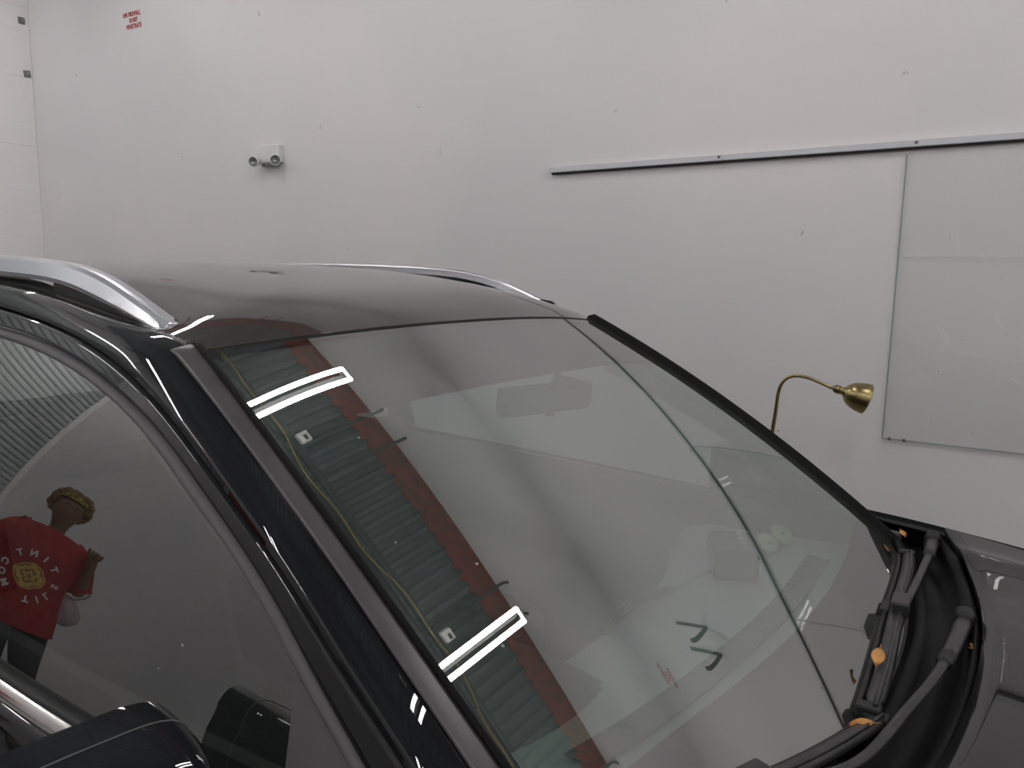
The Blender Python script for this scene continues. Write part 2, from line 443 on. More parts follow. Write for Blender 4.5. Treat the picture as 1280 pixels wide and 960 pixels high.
# emergency light
e = empty('emergency_light', (-4.18, YF, 2.44)); tag(e, 'white twin head emergency light box on the white wall', 'emergency light')
MB().box((0, -.022, 0), (.205, .044, .115)).build('housing', PLAST_W, e, bevel=.008)
MB().box((0, -.03, -.068), (.13, .034, .022)).build('base_bar', GREYP, e, bevel=.004)
for sx in (-1, 1):
    h = link(bpy.data.objects.new('lamp_head', None), e); h.location = (.095 * sx, -.07, -.045); h.rotation_euler = (math.radians(14), 0, math.radians(38 + 16 * sx))
    MB().lathe([(.012, .02), (.034, .012), (.037, -.02), (.036, -.03), (.030, -.03)], 20, axis=(0, 1, 0)).build('head_shell', PLAST_W, h, smooth=True)
    MB().lathe([(.030, -.029), (.026, -.016), (.010, -.006), (.0, -.005)], 20, axis=(0, 1, 0)).build('reflector', LENS_D, h, smooth=True)
# wall rail and clear sheets
rl = empty('wall_rail', (-2.05, YF, 2.222)); tag(rl, 'long painted metal rail fixed across the white wall', 'rail')
R_ = Matrix.Rotation(-math.atan(.012), 4, 'Y'); rl.rotation_euler = (0, -math.atan(.012), 0)
RL = 6.0
MB().box((RL / 2, -.015, .005), (RL, .030, .028)).build('rail_body', RAILM, rl, bevel=.003)
MB().box((RL / 2, -.008, -.0125), (RL - .01, .016, .010)).build('rail_shadow_strip', RAILD, rl)  # black strip stands for the shadow under the rail
for x in (.003, .92, 1.67):
    MB().box((x, -.016, .006), (.006, .034, .022)).build('rail_joint', RAILM, rl)
for x in (.9, 1.72, 2.5, 3.4):
    MB().lathe([(.0, .004), (.006, .003), (.007, 0)], 10, origin=(x, -.03, .008), axis=(0, -1, 0)).build('screw', GREYP, rl)
def sheet(name, x0, x1, z0, z1, lab, dx=0.0):
    s = empty(name, (x0, YF, z0)); tag(s, lab, 'glass sheet', 'clear sheets under the wall rail')
    n = 14
    P = np.array([[(dx * (1 - j / 8) + (x1 - x0) * i / n, -.012, (z1 - z0) * j / 8) for j in range(9)] for i in range(n + 1)])
    V, Fc = grid(P)
    mob('pane', V, Fc, None, s, smooth=False, solid=.005, off=-1, matoff=1, mats=[SHEETG, CLEAR])
    edg = mat('sheet_edge', (.26, .31, .31), .4)
    MB().box(((x1 - x0) / 2, -.0095, .001), (x1 - x0, .0055, .0035)).build('bottom_edge', edg, s)
    MB().tube([(dx, -.0095, 0), (0, -.0095, z1 - z0)], .0028, 6).build('side_edge', edg, s)
    MB().box(((x1 - x0) / 2, -.0128, 1.79 - z0), (x1 - x0 - .01, .0012, .0025)).build('film_edge', FIXT, s)
    for x in (.028, .085, x1 - x0 - .04):
        MB().lathe([(0, .008), (.005, .007), (.008, 0)], 12, origin=(x, -.012, .002), axis=(0, -1, 0)).build('clip', GREYP, s, smooth=True)
    for (ax, az, bx, bz) in ((.17, .50, .215, .42), (.182, .50, .222, .425), (.30, .80, .325, .755), (.21, .86, .222, .82), (.06, .44, .085, .455), (.10, .428, .118, .432), (.45, .30, .49, .28), (.37, .56, .40, .50)):
        if ax < x1 - x0: MB().tube([(ax, -.0123, az), (bx, -.0123, bz)], .0011, 4).build('scratch', mat_scr, s)
mat_scr = mat('white_scratch', (.85, .85, .85), .6)
sheet('clear_sheet', -.362, .86, 1.003, 2.207, 'clear plastic sheet fixed to wall beside the brass lamp, clips at its foot', 0)
sheet('clear_sheet', .87, 2.1, 1.003, 2.222, 'clear plastic sheet on the wall right of the lamp side sheet, under the rail')
# two wall hooks seen in the windscreen
HOOK = mat('dark_green_steel', (.03, .05, .045), .4, metal=.3)
for x in (1.075, 1.30):
    h = empty('wall_hook', (x, YF, 3.08)); tag(h, 'dark steel L hook on the wall beside red stencil lettering', 'hook', 'steel hooks beside the stencil')
    MB().box((0, -.006, .14), (.026, .012, .30)).build('back_strip', HOOK, h, bevel=.003)
    MB().box((0, -.016, .255), (.018, .008, .05)).build('bright_plate', CHROME, h, bevel=.002)
    MB().tube(smooth_path([(0, -.01, .0), (.0, -.12, -.004), (.0, -.22, .0), (.0, -.255, .012), (.0, -.265, .035)], 24), .016, 8, flat=(.6, 1.2)).build('arm', HOOK, h, smooth=True)
# rear wall bolts
for y, z, rr in ((3.64, 3.69, 0), (3.655, 3.27, .7)):
    b = empty('wall_bracket', (XR, y, z)); tag(b, 'small dark bolt plate on the white boards ' + ('uppermost by the corner' if z > 3.5 else 'below the upper plate by the corner'), 'bolt plate')
    MB().box((.006, 0, 0), (.012, .055, .055), Matrix.Rotation(rr * .2, 3, 'X')).build('plate', GREYP, b, bevel=.008)
    MB().lathe([(0, .022), (.010, .02), (.013, .012)], 8, axis=(1, 0, 0)).build('bolt', LENS_D, b)
#PART2

# ================================================================== the car (local frame: +X forward, +Y towards the far wall)
CARX, CARY, CARYAW = -0.9956, 1.3628, -0.0793
car = empty('car', (CARX, CARY, 0), CARYAW)
tag(car, 'glossy black SUV with silver roof rails and dusty windshield', 'car')
cyw, syw = math.cos(CARYAW), math.sin(CARYAW)
def toW(q):
    return (q[0] * cyw - q[1] * syw + CARX, q[0] * syw + q[1] * cyw + CARY, q[2])
# windshield surface
ZT, BT, KT, XB, WB, ZB, BB, KB, HB, HS, WT = 1.5965, .0555, .0281, .7978, .6856, 1.0508, .1305, -.0233, .0238, .0136, .60
_n = np.array([-(ZB - ZT), 0, XB]) / math.hypot(XB, ZB - ZT)
def WS(u, v, off=0.0):
    u = np.asarray(u, float); v = np.asarray(v, float); u, v = np.broadcast_arrays(u, v)
    a = np.abs(u) ** 2.2
    top = np.stack([BT * (1 - a), u * WT, ZT - KT * a], -1)
    bot = np.stack([XB + BB * (1 - a), u * WB, ZB - KB * a], -1)
    vv = v[..., None]
    P = top * (1 - vv) + bot * vv + _n * (4 * vv * (1 - vv)) * HB
    P[..., 1] += np.sign(u) * np.abs(u) ** 3 * HS * 4 * v * (1 - v)
    return P + _n * off
# side surface half width
def W(x, z):
    x = np.asarray(x, float); z = np.asarray(z, float)
    a, b, zb, w0 = .24, .58, 1.1, .86
    t = (z - zb) / (1.55 - zb)
    wu = w0 - (1.55 - zb) * (a * t + (b - a) * t * t / 2)
    q = zb - z
    wl = w0 + a * q - .36 * q * q
    wl = np.where(q > .34, w0 + a * .34 - .36 * .34 ** 2 - .10 * (q - .34) ** 2, wl)
    ww = np.where(z >= zb, wu, wl)
    return ww - .05 * np.maximum(x + .6, 0) ** 2 - .035 * np.maximum(-1.5 - x, 0) ** 2
CZ = spline([-2.62, -2.1, -1.5, -1.0, -.623, -.36, -.172, .02, .137, .244, .302, .40, .491, .563, .66, .76],
            [1.545, 1.60, 1.628, 1.630, 1.613, 1.589, 1.558, 1.503, 1.456, 1.407, 1.379, 1.327, 1.270, 1.225, 1.158, 1.085])
DZ = spline([-2.62, -2.1, -1.5, -1.0, -.564, -.368, -.24, -.128, -.019, .076, .19, .291, .377, .457, .546, .64],
            [1.50, 1.56, 1.588, 1.588, 1.574, 1.559, 1.540, 1.516, 1.486, 1.453, 1.403, 1.354, 1.305, 1.250, 1.187, 1.115])
EZ = spline([-2.62, -2.1, -1.5, -1.0, -.54, -.405, -.298, -.187, -.086, -.001, .096, .164, .289, .367, .428, .521, .60],
            [1.48, 1.54, 1.568, 1.568, 1.556, 1.545, 1.532, 1.513, 1.489, 1.463, 1.425, 1.394, 1.336, 1.289, 1.247, 1.183, 1.12])
def side(x, z, s, off=0.0):
    return (float(x), s * (float(W(x, z)) + off), float(z))
# roof
zc = spline([-2.65, -2.3, -1.8, -1.2, -.8, -.5, -.3, -.2, -.1, -.05, 0, .03, .0555, .10], [1.615, 1.657, 1.694, 1.709, 1.7085, 1.699, 1.683, 1.671, 1.6545, 1.642, 1.6240, 1.6105, 1.5965, 1.568])
kdrop = spline([-2.62, -1.0, -.44, -.25, -.12, -.05, 0, .05], [.05, .05, .055, .060, .050, .036, KT, .023])
def roof(u, s):
    a = abs(u) ** 2.2; xf = BT * (1 - a); x = xf + (-2.62 - xf) * s
    hw = WT + .012 * min(1, s * 5) - .05 * s ** 3
    q = min(1, s * 16); q = q * (2 - q)
    x2 = x + (BT - xf) * (1 - s)
    kd = float(kdrop(x2 - BT))
    return (x, u * hw, float(zc(x2)) - kd * abs(u) ** (2.2 + 1.3 * q))
sv = np.r_[np.linspace(0, .12, 12)[:-1], np.linspace(.12, 1, 34)]
P = np.array([[roof(u, s) for s in sv] for u in np.linspace(-1, 1, 41)])
V, Fc = grid(P)
rp = mob('roof_panel', V, Fc, PAINT_R, car, solid=.012, off=-1)
# black seal between roof and windshield
P = []
for u in np.linspace(-1, 1, 41):
    a = np.array(roof(u, 0.0)); b = WS(u, 0.011)
    P.append([a + (-.001, 0, -.002), a + (.001, 0, -.0008), (a + b) / 2 + (0, 0, -.001), b + (.001, 0, -.0005), b + (.002, 0, -.006)])
V, Fc = grid(np.array(P)); mob('windshield_seal', V, Fc, GAP, car)
# windshield
U_, V_ = np.meshgrid(np.linspace(-1, 1, 61), np.linspace(.010, 1, 61), indexing='ij')
V, Fc = grid(WS(U_, V_), flip=True)
ws = mob('windshield', V, Fc, None, car, solid=.005, off=-1, matoff=1, mats=[WSG, CLEAR])
U_, V_ = np.meshgrid(np.linspace(-1, 1, 41), np.linspace(.004, 1, 8), indexing='ij')
vb = .203 + .035 * np.abs(np.linspace(-1, 1, 41))[:, None] ** 3
V, Fc = grid(WS(U_, V_ * vb, -.007)); mob('shade_band', V, Fc, FRIT, ws)
vt = .833 + .06 * np.abs(np.linspace(-1, 1, 41))[:, None] ** 4
V, Fc = grid(WS(U_, vt + (1.0 - vt) * V_, -.007)); mob('frit_border', V, Fc, FRIT, ws)
for s in (-1, 1):
    uu, v2 = np.meshgrid(np.linspace(.962, .998, 5), np.linspace(.2, .95, 30), indexing='ij')
    V, Fc = grid(WS(s * uu, v2, -.007)); mob('frit_side', V, Fc, FRIT, ws)
U2, T2 = np.meshgrid(np.linspace(-.96, .96, 41), np.linspace(0, 1, 20), indexing='ij')
va = .203 + .035 * np.abs(U2) ** 3; vz = .833 + .06 * np.abs(U2) ** 4
V, Fc = grid(WS(U2, va + (vz - va) * T2, -.0085)); mob('added_haze_film', V, Fc, FILM, ws)  # haze sheet added to brighten the glass between the dark bands
uu, v2 = np.meshgrid(np.linspace(0, 1, 8), np.linspace(0, 2 * PI, 25), indexing='ij')
V, Fc = grid(WS(.113 + uu * np.cos(v2) * .052, .238 + uu * np.sin(v2) * .022, -.007)); mob('mirror_mount_patch', V, Fc, FRIT, ws)

# pillars / cant rails, doors, glass on both sides
xs_all = np.r_[np.linspace(-2.6, -.6, 24)[:-1], np.linspace(-.6, .76, 70)]
vgrid = np.linspace(0, 1, 400)
WSedge = WS(np.ones(400), vgrid)
def edgeA(x, s):
    """outer windshield edge in front, roof ditch behind"""
    xa = x + .055
    if xa > 0.0:
        v = float(np.interp(xa, WSedge[:, 0], vgrid)); p = WS(1.0, v); p = np.array(p)
    else:
        ss = (xa - 0.0) / (-2.62); p = np.array(roof(1.0, min(ss, 1.0)))
    return np.array((p[0], s * p[1], p[2]))
def pillar_section(x, s, n=9):
    A = edgeA(x, s); z = float(CZ(x)); C = np.array(side(x, z, s))
    A2 = A.copy(); A2[2] -= .002
    out = np.array((.12, s * .72, .68)); out /= np.linalg.norm(out)
    L = np.linalg.norm(C - A)
    K = (A + C) / 2 + out * L * .24
    t = np.linspace(0, 1, n)[:, None]
    B = A * (1 - t) ** 2 + 2 * K * t * (1 - t) + C * t ** 2
    return B
for s in (-1, 1):
    P = []
    for x in xs_all:
        B = pillar_section(x, s)
        fold_in = B[0] + np.array((0, -s * .004, -.012)); end = B[-1] + np.array((0, -s * .03, .004))
        P.append(np.vstack([fold_in, B, end]))
    V, Fc = grid(np.array(P)); mob('pillar_panel', V, Fc, PAINT, car)
    # grey windshield molding on the pillar
    P = []; lp = []
    for x in np.linspace(-.07, .745, 60):
        B = pillar_section(x, s, 21)
        n_ = np.array((.25, s * .45, .85)); n_ /= np.linalg.norm(n_)
        e = min(1, (x + .07) / .02 + .3)
        k = 6
        lp.append([B[0] + np.array((.004, -s * .010, -.003)), B[0] + n_ * .016 * e + np.array((.003, -s * .008, 0)), B[0] + n_ * .019 * e + np.array((.001, -s * .003, 0)), B[0] + n_ * .016 * e + np.array((0, s * .002, 0)), B[0]])
        row = [B[0]]
        for j in range(k + 1):
            row.append(B[j] + n_ * e * (.013 - .0085 * j / k))
        row.append(B[k])
        P.append(row)
    V, Fc = grid(np.array(P)); wm = mob('windshield_molding', V, Fc, STRIP, car)
    V, Fc = grid(np.array(lp)); mob('molding_lip', V, Fc, GAP, wm)
    # gap filler behind door shut lines
    P = [[side(x, CZ(x) + .012, s, -.022), side(x, min(CZ(x), 9) - .03, s, -.022)] for x in xs_all]
    V, Fc = grid(np.array(P)); mob('door_seal', V, Fc, GAP, car)
    # door frames (front and rear) between body gap and rubber trim
    def frame(x0, x1, dr):
        P = []
        for x in np.linspace(x0, x1, 60):
            zt_, zd = float(CZ(x)) - .006, float(DZ(x)) + .004
            row = [side(x, zt_ + .001, s, -.02)] + [side(x, zt_ + (zd - zt_) * t, s, .0005) for t in np.linspace(0, 1, 6)] + [side(x, zd - .001, s, -.016)]
            P.append(row)
        V, Fc = grid(np.array(P)); return mob('door_frame', V, Fc, PAINT, dr)
    def trim(x0, x1, dr):
        P = []
        for x in np.linspace(x0, x1, 70):
            za, zb_ = float(DZ(x)), float(EZ(x))
            row = []
            for t in np.linspace(0, 1, 8):
                row.append(side(x, za + (zb_ - za) * t, s, -.008 + .010 * math.sin(PI * t) ** .6))
            row.append(side(x, zb_ - .001, s, -.02))
            P.append(row)
        V, Fc = grid(np.array(P)); return mob('window_trim', V, Fc, RUBG, dr)
    def belt(x): return 1.098 - .012 * (x + .1)
    def glass(x0, x1, dr, name='window_glass'):
        P = []
        for x in np.linspace(x0, x1, 50):
            z0, z1 = belt(x) - .02, float(EZ(x)) + .004
            P.append([side(x, z0 + (z1 - z0) * t, s, -.012) for t in np.linspace(0, 1, 40)])
        V, Fc = grid(np.array(P), flip=(s > 0))
        return mob(name, V, Fc, None, dr, solid=.004, off=-1, matoff=1, mats=[SIDEG, CLEAR])
    def lower(x0, x1, dr, name, ztop, arch=None):
        P = []
        for x in np.linspace(x0, x1, 44):
            zb_ = .30
            if arch is not None and abs(x - arch) < .40: zb_ = max(zb_, .34 + math.sqrt(.16 - (x - arch) ** 2))
            zt_ = ztop(x)
            row = [side(x, zt_, s, -.02)] + [side(x, zt_ + (zb_ - zt_) * t, s) for t in np.linspace(0, 1, 24)] + [side(x, zb_, s, -.03)]
            P.append(row)
        V, Fc = grid(np.array(P)); return mob(name, V, Fc, PAINT, dr)
    near = 'right' if s < 0 else 'left'
    fd = link(bpy.data.objects.new('front_door', None), car)
    rd = link(bpy.data.objects.new('rear_door', None), car)
    frame(-.965, .70, fd); trim(-.965, .575, fd); g1 = glass(-.93, .53, fd)
    frame(-2.0, -.975, rd); trim(-2.0, -.975, rd); glass(-1.96, -1.03, rd)
    lower(-.967, .655, fd, 'door_skin', lambda x: belt(x) - .048)
    lower(-1.98, -.973, rd, 'door_skin', lambda x: belt(x) - .048, arch=-1.42)
    # black pillar cover between the doors
    P = [[side(x, 1.06 + (float(EZ(x)) - 1.06) * t, s, -.006) for t in np.linspace(0, 1, 12)] for x in (-1.045, -1.0, -.94, -.915)]
    V, Fc = grid(np.array(P)); mob('pillar_cover', V, Fc, RUBBER, fd, solid=.004)
    # sail panel at the mirror foot
    P = []
    for x in np.linspace(.425, .60, 10):
        z1 = float(EZ(x)) - .002; z0 = max(belt(x) - .02, 1.25 - (x - .425) * 9)
        z0 = min(z0, z1 - .001)
        P.append([side(x, z0 + (z1 - z0) * t, s, -.006) for t in np.linspace(0, 1, 5)])
    V, Fc = grid(np.array(P)); mob('sail_panel', V, Fc, RUBG, fd, solid=.004)
    # belt rubber and chrome strip
    for x0, x1, dr in ((-.965, .62, fd), (-2.0, -.975, rd)):
        P = []; Q = []
        for x in np.linspace(x0, x1, 30):
            b = belt(x)
            P.append([side(x, b - .006, s, -.012), side(x, b - .003, s, -.006), side(x, b - .005, s, .002), side(x, b - .012, s, .003)])
            Q.append([side(x, b - .010, s, -.004)] + [side(x, b - .012 - .028 * t, s, .003 + .007 * math.sin(PI * t)) for t in np.linspace(0, 1, 7)] + [side(x, b - .041, s, -.004)])
        V, Fc = grid(np.array(P)); mob('belt_rubber', V, Fc, RUBBER, dr)
        V, Fc = grid(np.array(Q)); mob('chrome_strip', V, Fc, CHROME, dr)
        P = [[side(x, belt(x) - .038, s, -.015), side(x, belt(x) - .055, s, -.015)] for x in (x0, (x0 + x1) / 2, x1)]
        V, Fc = grid(np.array(P)); mob('belt_gap', V, Fc, GAP, dr)
    for dr, x in ((fd, -.82), (rd, -1.85)):
        q = [side(x + d, .90, s, o_) for d, o_ in ((-.09, .0), (-.07, .035), (0, .045), (.07, .035), (.09, .0))]
        MB().tube(smooth_path(q, 16), .011, 8).build('door_handle', PAINT, dr, smooth=True)
    # rear quarter
    P = []
    for x in np.linspace(-2.66, -1.99, 20):
        zt_ = float(CZ(x)) - .004; zb_ = .32
        if abs(x + 1.42) < .40: zb_ = max(zb_, .34 + math.sqrt(max(0, .16 - (x + 1.42) ** 2)))
        P.append([side(x, zt_ + (zb_ - zt_) * t, s) for t in np.linspace(0, 1, 40)])
    V, Fc = grid(np.array(P)); mob('quarter_panel', V, Fc, PAINT, car, solid=.004)
    # front fender with its top
    zt = spline([.62, .78, 1.05, 1.6, 1.92], [1.135, 1.13, 1.11, 1.03, .955])
    P = []
    for x in np.linspace(.665, 1.92, 50):
        ztp = float(zt(x)); pin = .0 + .16 * max(0, x - 1.3) ** 2
        zb_ = .32
        if abs(x - 1.26) < .40: zb_ = max(zb_, .34 + math.sqrt(max(0, .16 - (x - 1.26) ** 2)))
        zs = ztp - .055
        ysd = float(W(x, min(zs, 1.09))) - pin
        yi = .735 - pin - .03 * max(0, x - .8)
        q = [np.array((x, yi - .004, ztp - .02)), np.array((x, yi, ztp))]
        K = np.array((x, ysd - .004, ztp - .004)); a0 = np.array((x, yi, ztp)); c0 = np.array((x, ysd, zs))
        for t in np.linspace(.12, 1, 9): q.append(a0 * (1 - t) ** 2 + 2 * K * t * (1 - t) + c0 * t * t)
        for t in np.linspace(.06, 1, 18):
            z = zs + (zb_ - zs) * t; q.append(np.array((x, float(W(x, z)) - pin, z)))
        P.append([(a[0], s * a[1], a[2]) for a in q])
    V, Fc = grid(np.array(P)); mob('front_fender', V, Fc, PAINT, car)
    # pillar foot between cowl, fender and door
    P = []
    for x in np.linspace(.62, .80, 10):
        A = edgeA(min(x, .74), s); C = np.array(side(x, min(float(CZ(x)), 1.12), s)); D_ = np.array(side(x, 1.02, s))
        P.append([A, (A + C) / 2 + np.array((0, s * .02, .012)), C, (C + D_) / 2, D_])
    V, Fc = grid(np.array(P)); mob('pillar_foot', V, Fc, PLAST, car)
    # roof rail
    def ytop(x):
        ss = (x - 0.0) / (-2.62); return roof(.95, max(0, ss))[2]
    rr_ = link(bpy.data.objects.new('roof_rail', None), car)
    top = smooth_path([(-2.35, .545, 1.64), (-2.2, .56, 1.69), (-1.9, .57, 1.700), (-1.3, .575, 1.711), (-.80, .578, 1.712), (-.57, .579, 1.706), (-.40, .579, 1.692), (-.295, .579, 1.669), (-.19, .579, 1.634), (-.105, .579, 1.603)], 90)
    P = []
    for i, (x, y, z) in enumerate(top):
        tt = min(1, (-.112 - x) / .30); tb = min(1, (x + 2.35) / .3); t = max(0.0, min(tt, tb))
        hgt = .010 + .024 * min(1, t * 1.5) ** .7; wd = .021 + .004 * t
        ring = [(-wd, 0), (-wd * .8, .003), (0, .0055), (wd * .35, .005), (wd * .62, -.001), (wd, -hgt * .75), (wd * .92, -hgt), (-wd * .5, -hgt), (-wd, -hgt * .6)]
        P.append([(x, s * (y + a), z + b - .003) for a, b in ring])
    P = np.array(P); V, Fc = grid(P, closev=True)
    n_ = P.shape[1]; Fc += [tuple(range(n_)), tuple(range(len(V) - n_, len(V)))]
    mob('rail_bar', V, Fc, SATIN, rr_, smooth=False, bevel=.0015)
    for xa, xb in ((-.475, -.165), (-2.30, -2.05), (-1.42, -1.30)):
        P = []
        for x in np.linspace(xa, xb, 14):
            zt_ = float(np.interp(x, top[:, 0], top[:, 2])) - .018
            zb_ = ytop(x) - .004
            zb_ = min(zb_, zt_ - .004)
            P.append([(x, s * .598, zt_), (x, s * .600, zb_), (x, s * .560, zb_), (x, s * .562, zt_)])
        P = np.array(P); V, Fc = grid(P, closev=True); Fc += [(0, 1, 2, 3), tuple(range(len(V) - 4, len(V)))]
        mob('rail_foot', V, Fc, RUBBER, rr_, smooth=False)
    P = [[(x, s * (.602 - .012 * (x > -.15)), ytop(x) - .004), (x, s * (.556 + .008 * (x > -.15)), ytop(x) + .006)] for x in np.linspace(-2.4, -.115, 30)]
    V, Fc = grid(np.array(P)); mob('rail_gasket', V, Fc, RUBBER, rr_, solid=.008)

# hood
def hood(u, t):
    y = u * .73; xr = 1.025 - .27 * abs(y) ** 2.2; xf = 1.96 - .20 * abs(u) ** 2.4
    x = xr + (xf - xr) * t
    zcen = float(hz(x)); zs = float(hs_(x)); a = abs(u)
    z = zcen + (zs - zcen) * a ** 2.5
    z += .010 * math.exp(-((a - .80) / .05) ** 2) * (1 - t * .6) - .004 * math.exp(-((a - .55) / .15) ** 2)
    return (x, y * (1 - .12 * t * t), z)
hz = spline([.85, 1.02, 1.3, 1.6, 1.85, 2.0], [1.118, 1.108, 1.088, 1.045, .985, .92])
hs_ = spline([.75, .9, 1.05, 1.6, 1.92], [1.134, 1.123, 1.108, 1.028, .93])
P = np.array([[hood(u, t) for t in np.linspace(0, 1, 30)] for u in np.linspace(-1, 1, 61)])
lip = P[:, :1].copy(); lip[..., 2] -= .03; lip[..., 0] += .004
V, Fc = grid(np.concatenate([lip, P], 1)); mob('hood', V, Fc, PAINT, car)
# cowl between windshield and hood
P = []
for u in np.linspace(-1, 1, 51):
    b = WS(u, .985); h = np.array(hood(u * .99, 0.0)); h[0] -= .004
    q = []
    for t, dz in ((0, .004), (.08, .010), (.25, -.012), (.45, -.030), (.62, -.034), (.78, -.026), (.9, -.015), (1.0, -.018), (1.02, -.05)):
        p_ = b * (1 - t) + h * t; q.append(p_ + np.array((0, 0, dz)))
    P.append(q)
V, Fc = grid(np.array(P)); cw = mob('cowl_panel', V, Fc, PLAST, car)
# front and rear ends
P = []
for u in np.linspace(-1, 1, 41):
    h = np.array(hood(u, 1.0)); a = abs(u)
    q = [h]
    for z, dx in ((.88, .05), (.80, .085), (.66, .105), (.5, .12), (.36, .10), (.26, .02)):
        q.append(np.array((h[0] + dx, u * (.66 + .12 * (1 - abs(z - .55))), min(z, h[2] - .02))))
    P.append(q)
V, Fc = grid(np.array(P)); mob('front_bumper', V, Fc, PAINT, car, solid=.004)
MB().box((2.055, 0, .68), (.03, .62, .13)).build('grille', PLAST, car, bevel=.01)
for s in (-1, 1):
    MB().box((1.90, s * .60, .82), (.16, .22, .10), Matrix.Rotation(-s * .5, 3, 'Z')).build('headlight', LENS_D, car, bevel=.03)
P = []
for y in np.linspace(-1, 1, 31):
    q = []
    for x, z, hw in ((-2.60, 1.585, .56), (-2.66, 1.55, .58), (-2.80, 1.30, .66), (-2.90, 1.06, .74), (-2.93, .90, .78), (-2.94, .60, .78), (-2.90, .34, .76)):
        q.append((x + .16 * abs(y) ** 2.5, y * hw, z - .03 * abs(y) ** 2 * (z > 1.5)))
    P.append(q)
P = np.array(P)
V, Fc = grid(P[:, :2]); mob('rear_spoiler', V, Fc, PAINT, car, solid=.006)
V, Fc = grid(P[:, 1:4]); mob('rear_window', V, Fc, None, car, solid=.004, off=-1, matoff=1, mats=[SIDEG, CLEAR])
V, Fc = grid(P[:, 3:]); mob('tailgate', V, Fc, PAINT, car, solid=.006)
for s in (-1, 1):
    for xw in (1.26, -1.42):
        wh = link(bpy.data.objects.new('wheel', None), car); wh.location = (xw, s * .79, .335)
        MB().lathe([(.20, -.10), (.29, -.105), (.325, -.085), (.335, -.03), (.335, .03), (.325, .085), (.29, .105), (.20, .10)], 40, axis=(0, 1, 0)).build('tyre', RUBBER, wh, smooth=True)
        rm = MB().lathe([(.205, -.10), (.20, 0), (.205, .10)], 32, axis=(0, 1, 0))
        for k_ in range(5):
            an = 2 * PI * k_ / 5; rm.box((.11 * math.cos(an), s * .06, .11 * math.sin(an)), (.19, .03, .045), Matrix.Rotation(-an, 3, 'Y'))
        rm.lathe([(0, .075 * s), (.04, .07 * s), (.045, .04 * s)], 16, axis=(0, 1, 0)); rm.build('rim', SATIN, wh, smooth=False)
# under body so no light leaks in
MB().box((-.4, 0, .36), (4.2, 1.5, .12)).build('underbody', RUBBER, car)

# door mirrors
def door_mirror(s):
    d = link(bpy.data.objects.new('door_mirror', None), car)
    cx_, cy_, cz_ = .245, .948, 1.117
    n = 22; P = []
    for i in range(n + 1):
        t = i / n; ph = t * PI / 2            # from rear rim (mirror plane) to front nose
        rows = []
        for j in range(40):
            an = 2 * PI * j / 40; ca, sa = math.cos(an), math.sin(an)
            k_ = math.cos(ph) ** .55
            yy = math.copysign(abs(ca) ** .62, ca) * .125 * k_; zz = math.copysign(abs(sa) ** .70, sa) * .078 * k_
            zz += -.026 * ca - .02 * math.sin(ph)
            xx = math.sin(ph) ** .9 * .19
            crease = .004 * math.exp(-((zz - .045) / .008) ** 2) * k_
            rows.append((cx_ + xx + .10 * (.0) - .25 * (yy), s * (cy_ + yy + crease), cz_ + zz))
        P.append(rows)
    V, Fc = grid(np.array(P), closev=True); mob('mirror_housing', V, Fc, PAINT, d)
    for k_, m_ in ((3, RUBG), (13, GAP)):  # grey ring paints the edge highlight along the seam, black ring its gap
        ring = [Vector(q) for q in P[k_]]; MB().tube(ring + ring[:1], .0011, 6, cap=False).build('seam_and_highlight', m_, d, smooth=True)
    P = [[(cx_ + .004 - .25 * (math.copysign(abs(math.cos(a)) ** .62, math.cos(a)) * .118 * r), s * (cy_ + math.copysign(abs(math.cos(a)) ** .62, math.cos(a)) * .118 * r), cz_ - .026 * math.cos(a) * r + math.copysign(abs(math.sin(a)) ** .7, math.sin(a)) * .071 * r) for a in np.linspace(0, 2 * PI, 40, endpoint=False)] for r in (.02, .5, 1)]
    V, Fc = grid(np.array(P), closev=True); mob('mirror_glass', V, Fc, CHROME, d, smooth=False)
    q = smooth_path([(.44, s * .79, 1.10), (.38, s * .84, 1.085), (.29, s * .885, 1.085)], 10)
    MB().tube(q, [.032] * 10, 12, flat=(.6, 1.4)).build('mirror_stalk', RUBBER, d, smooth=True)
for s in (-1, 1): door_mirror(s)

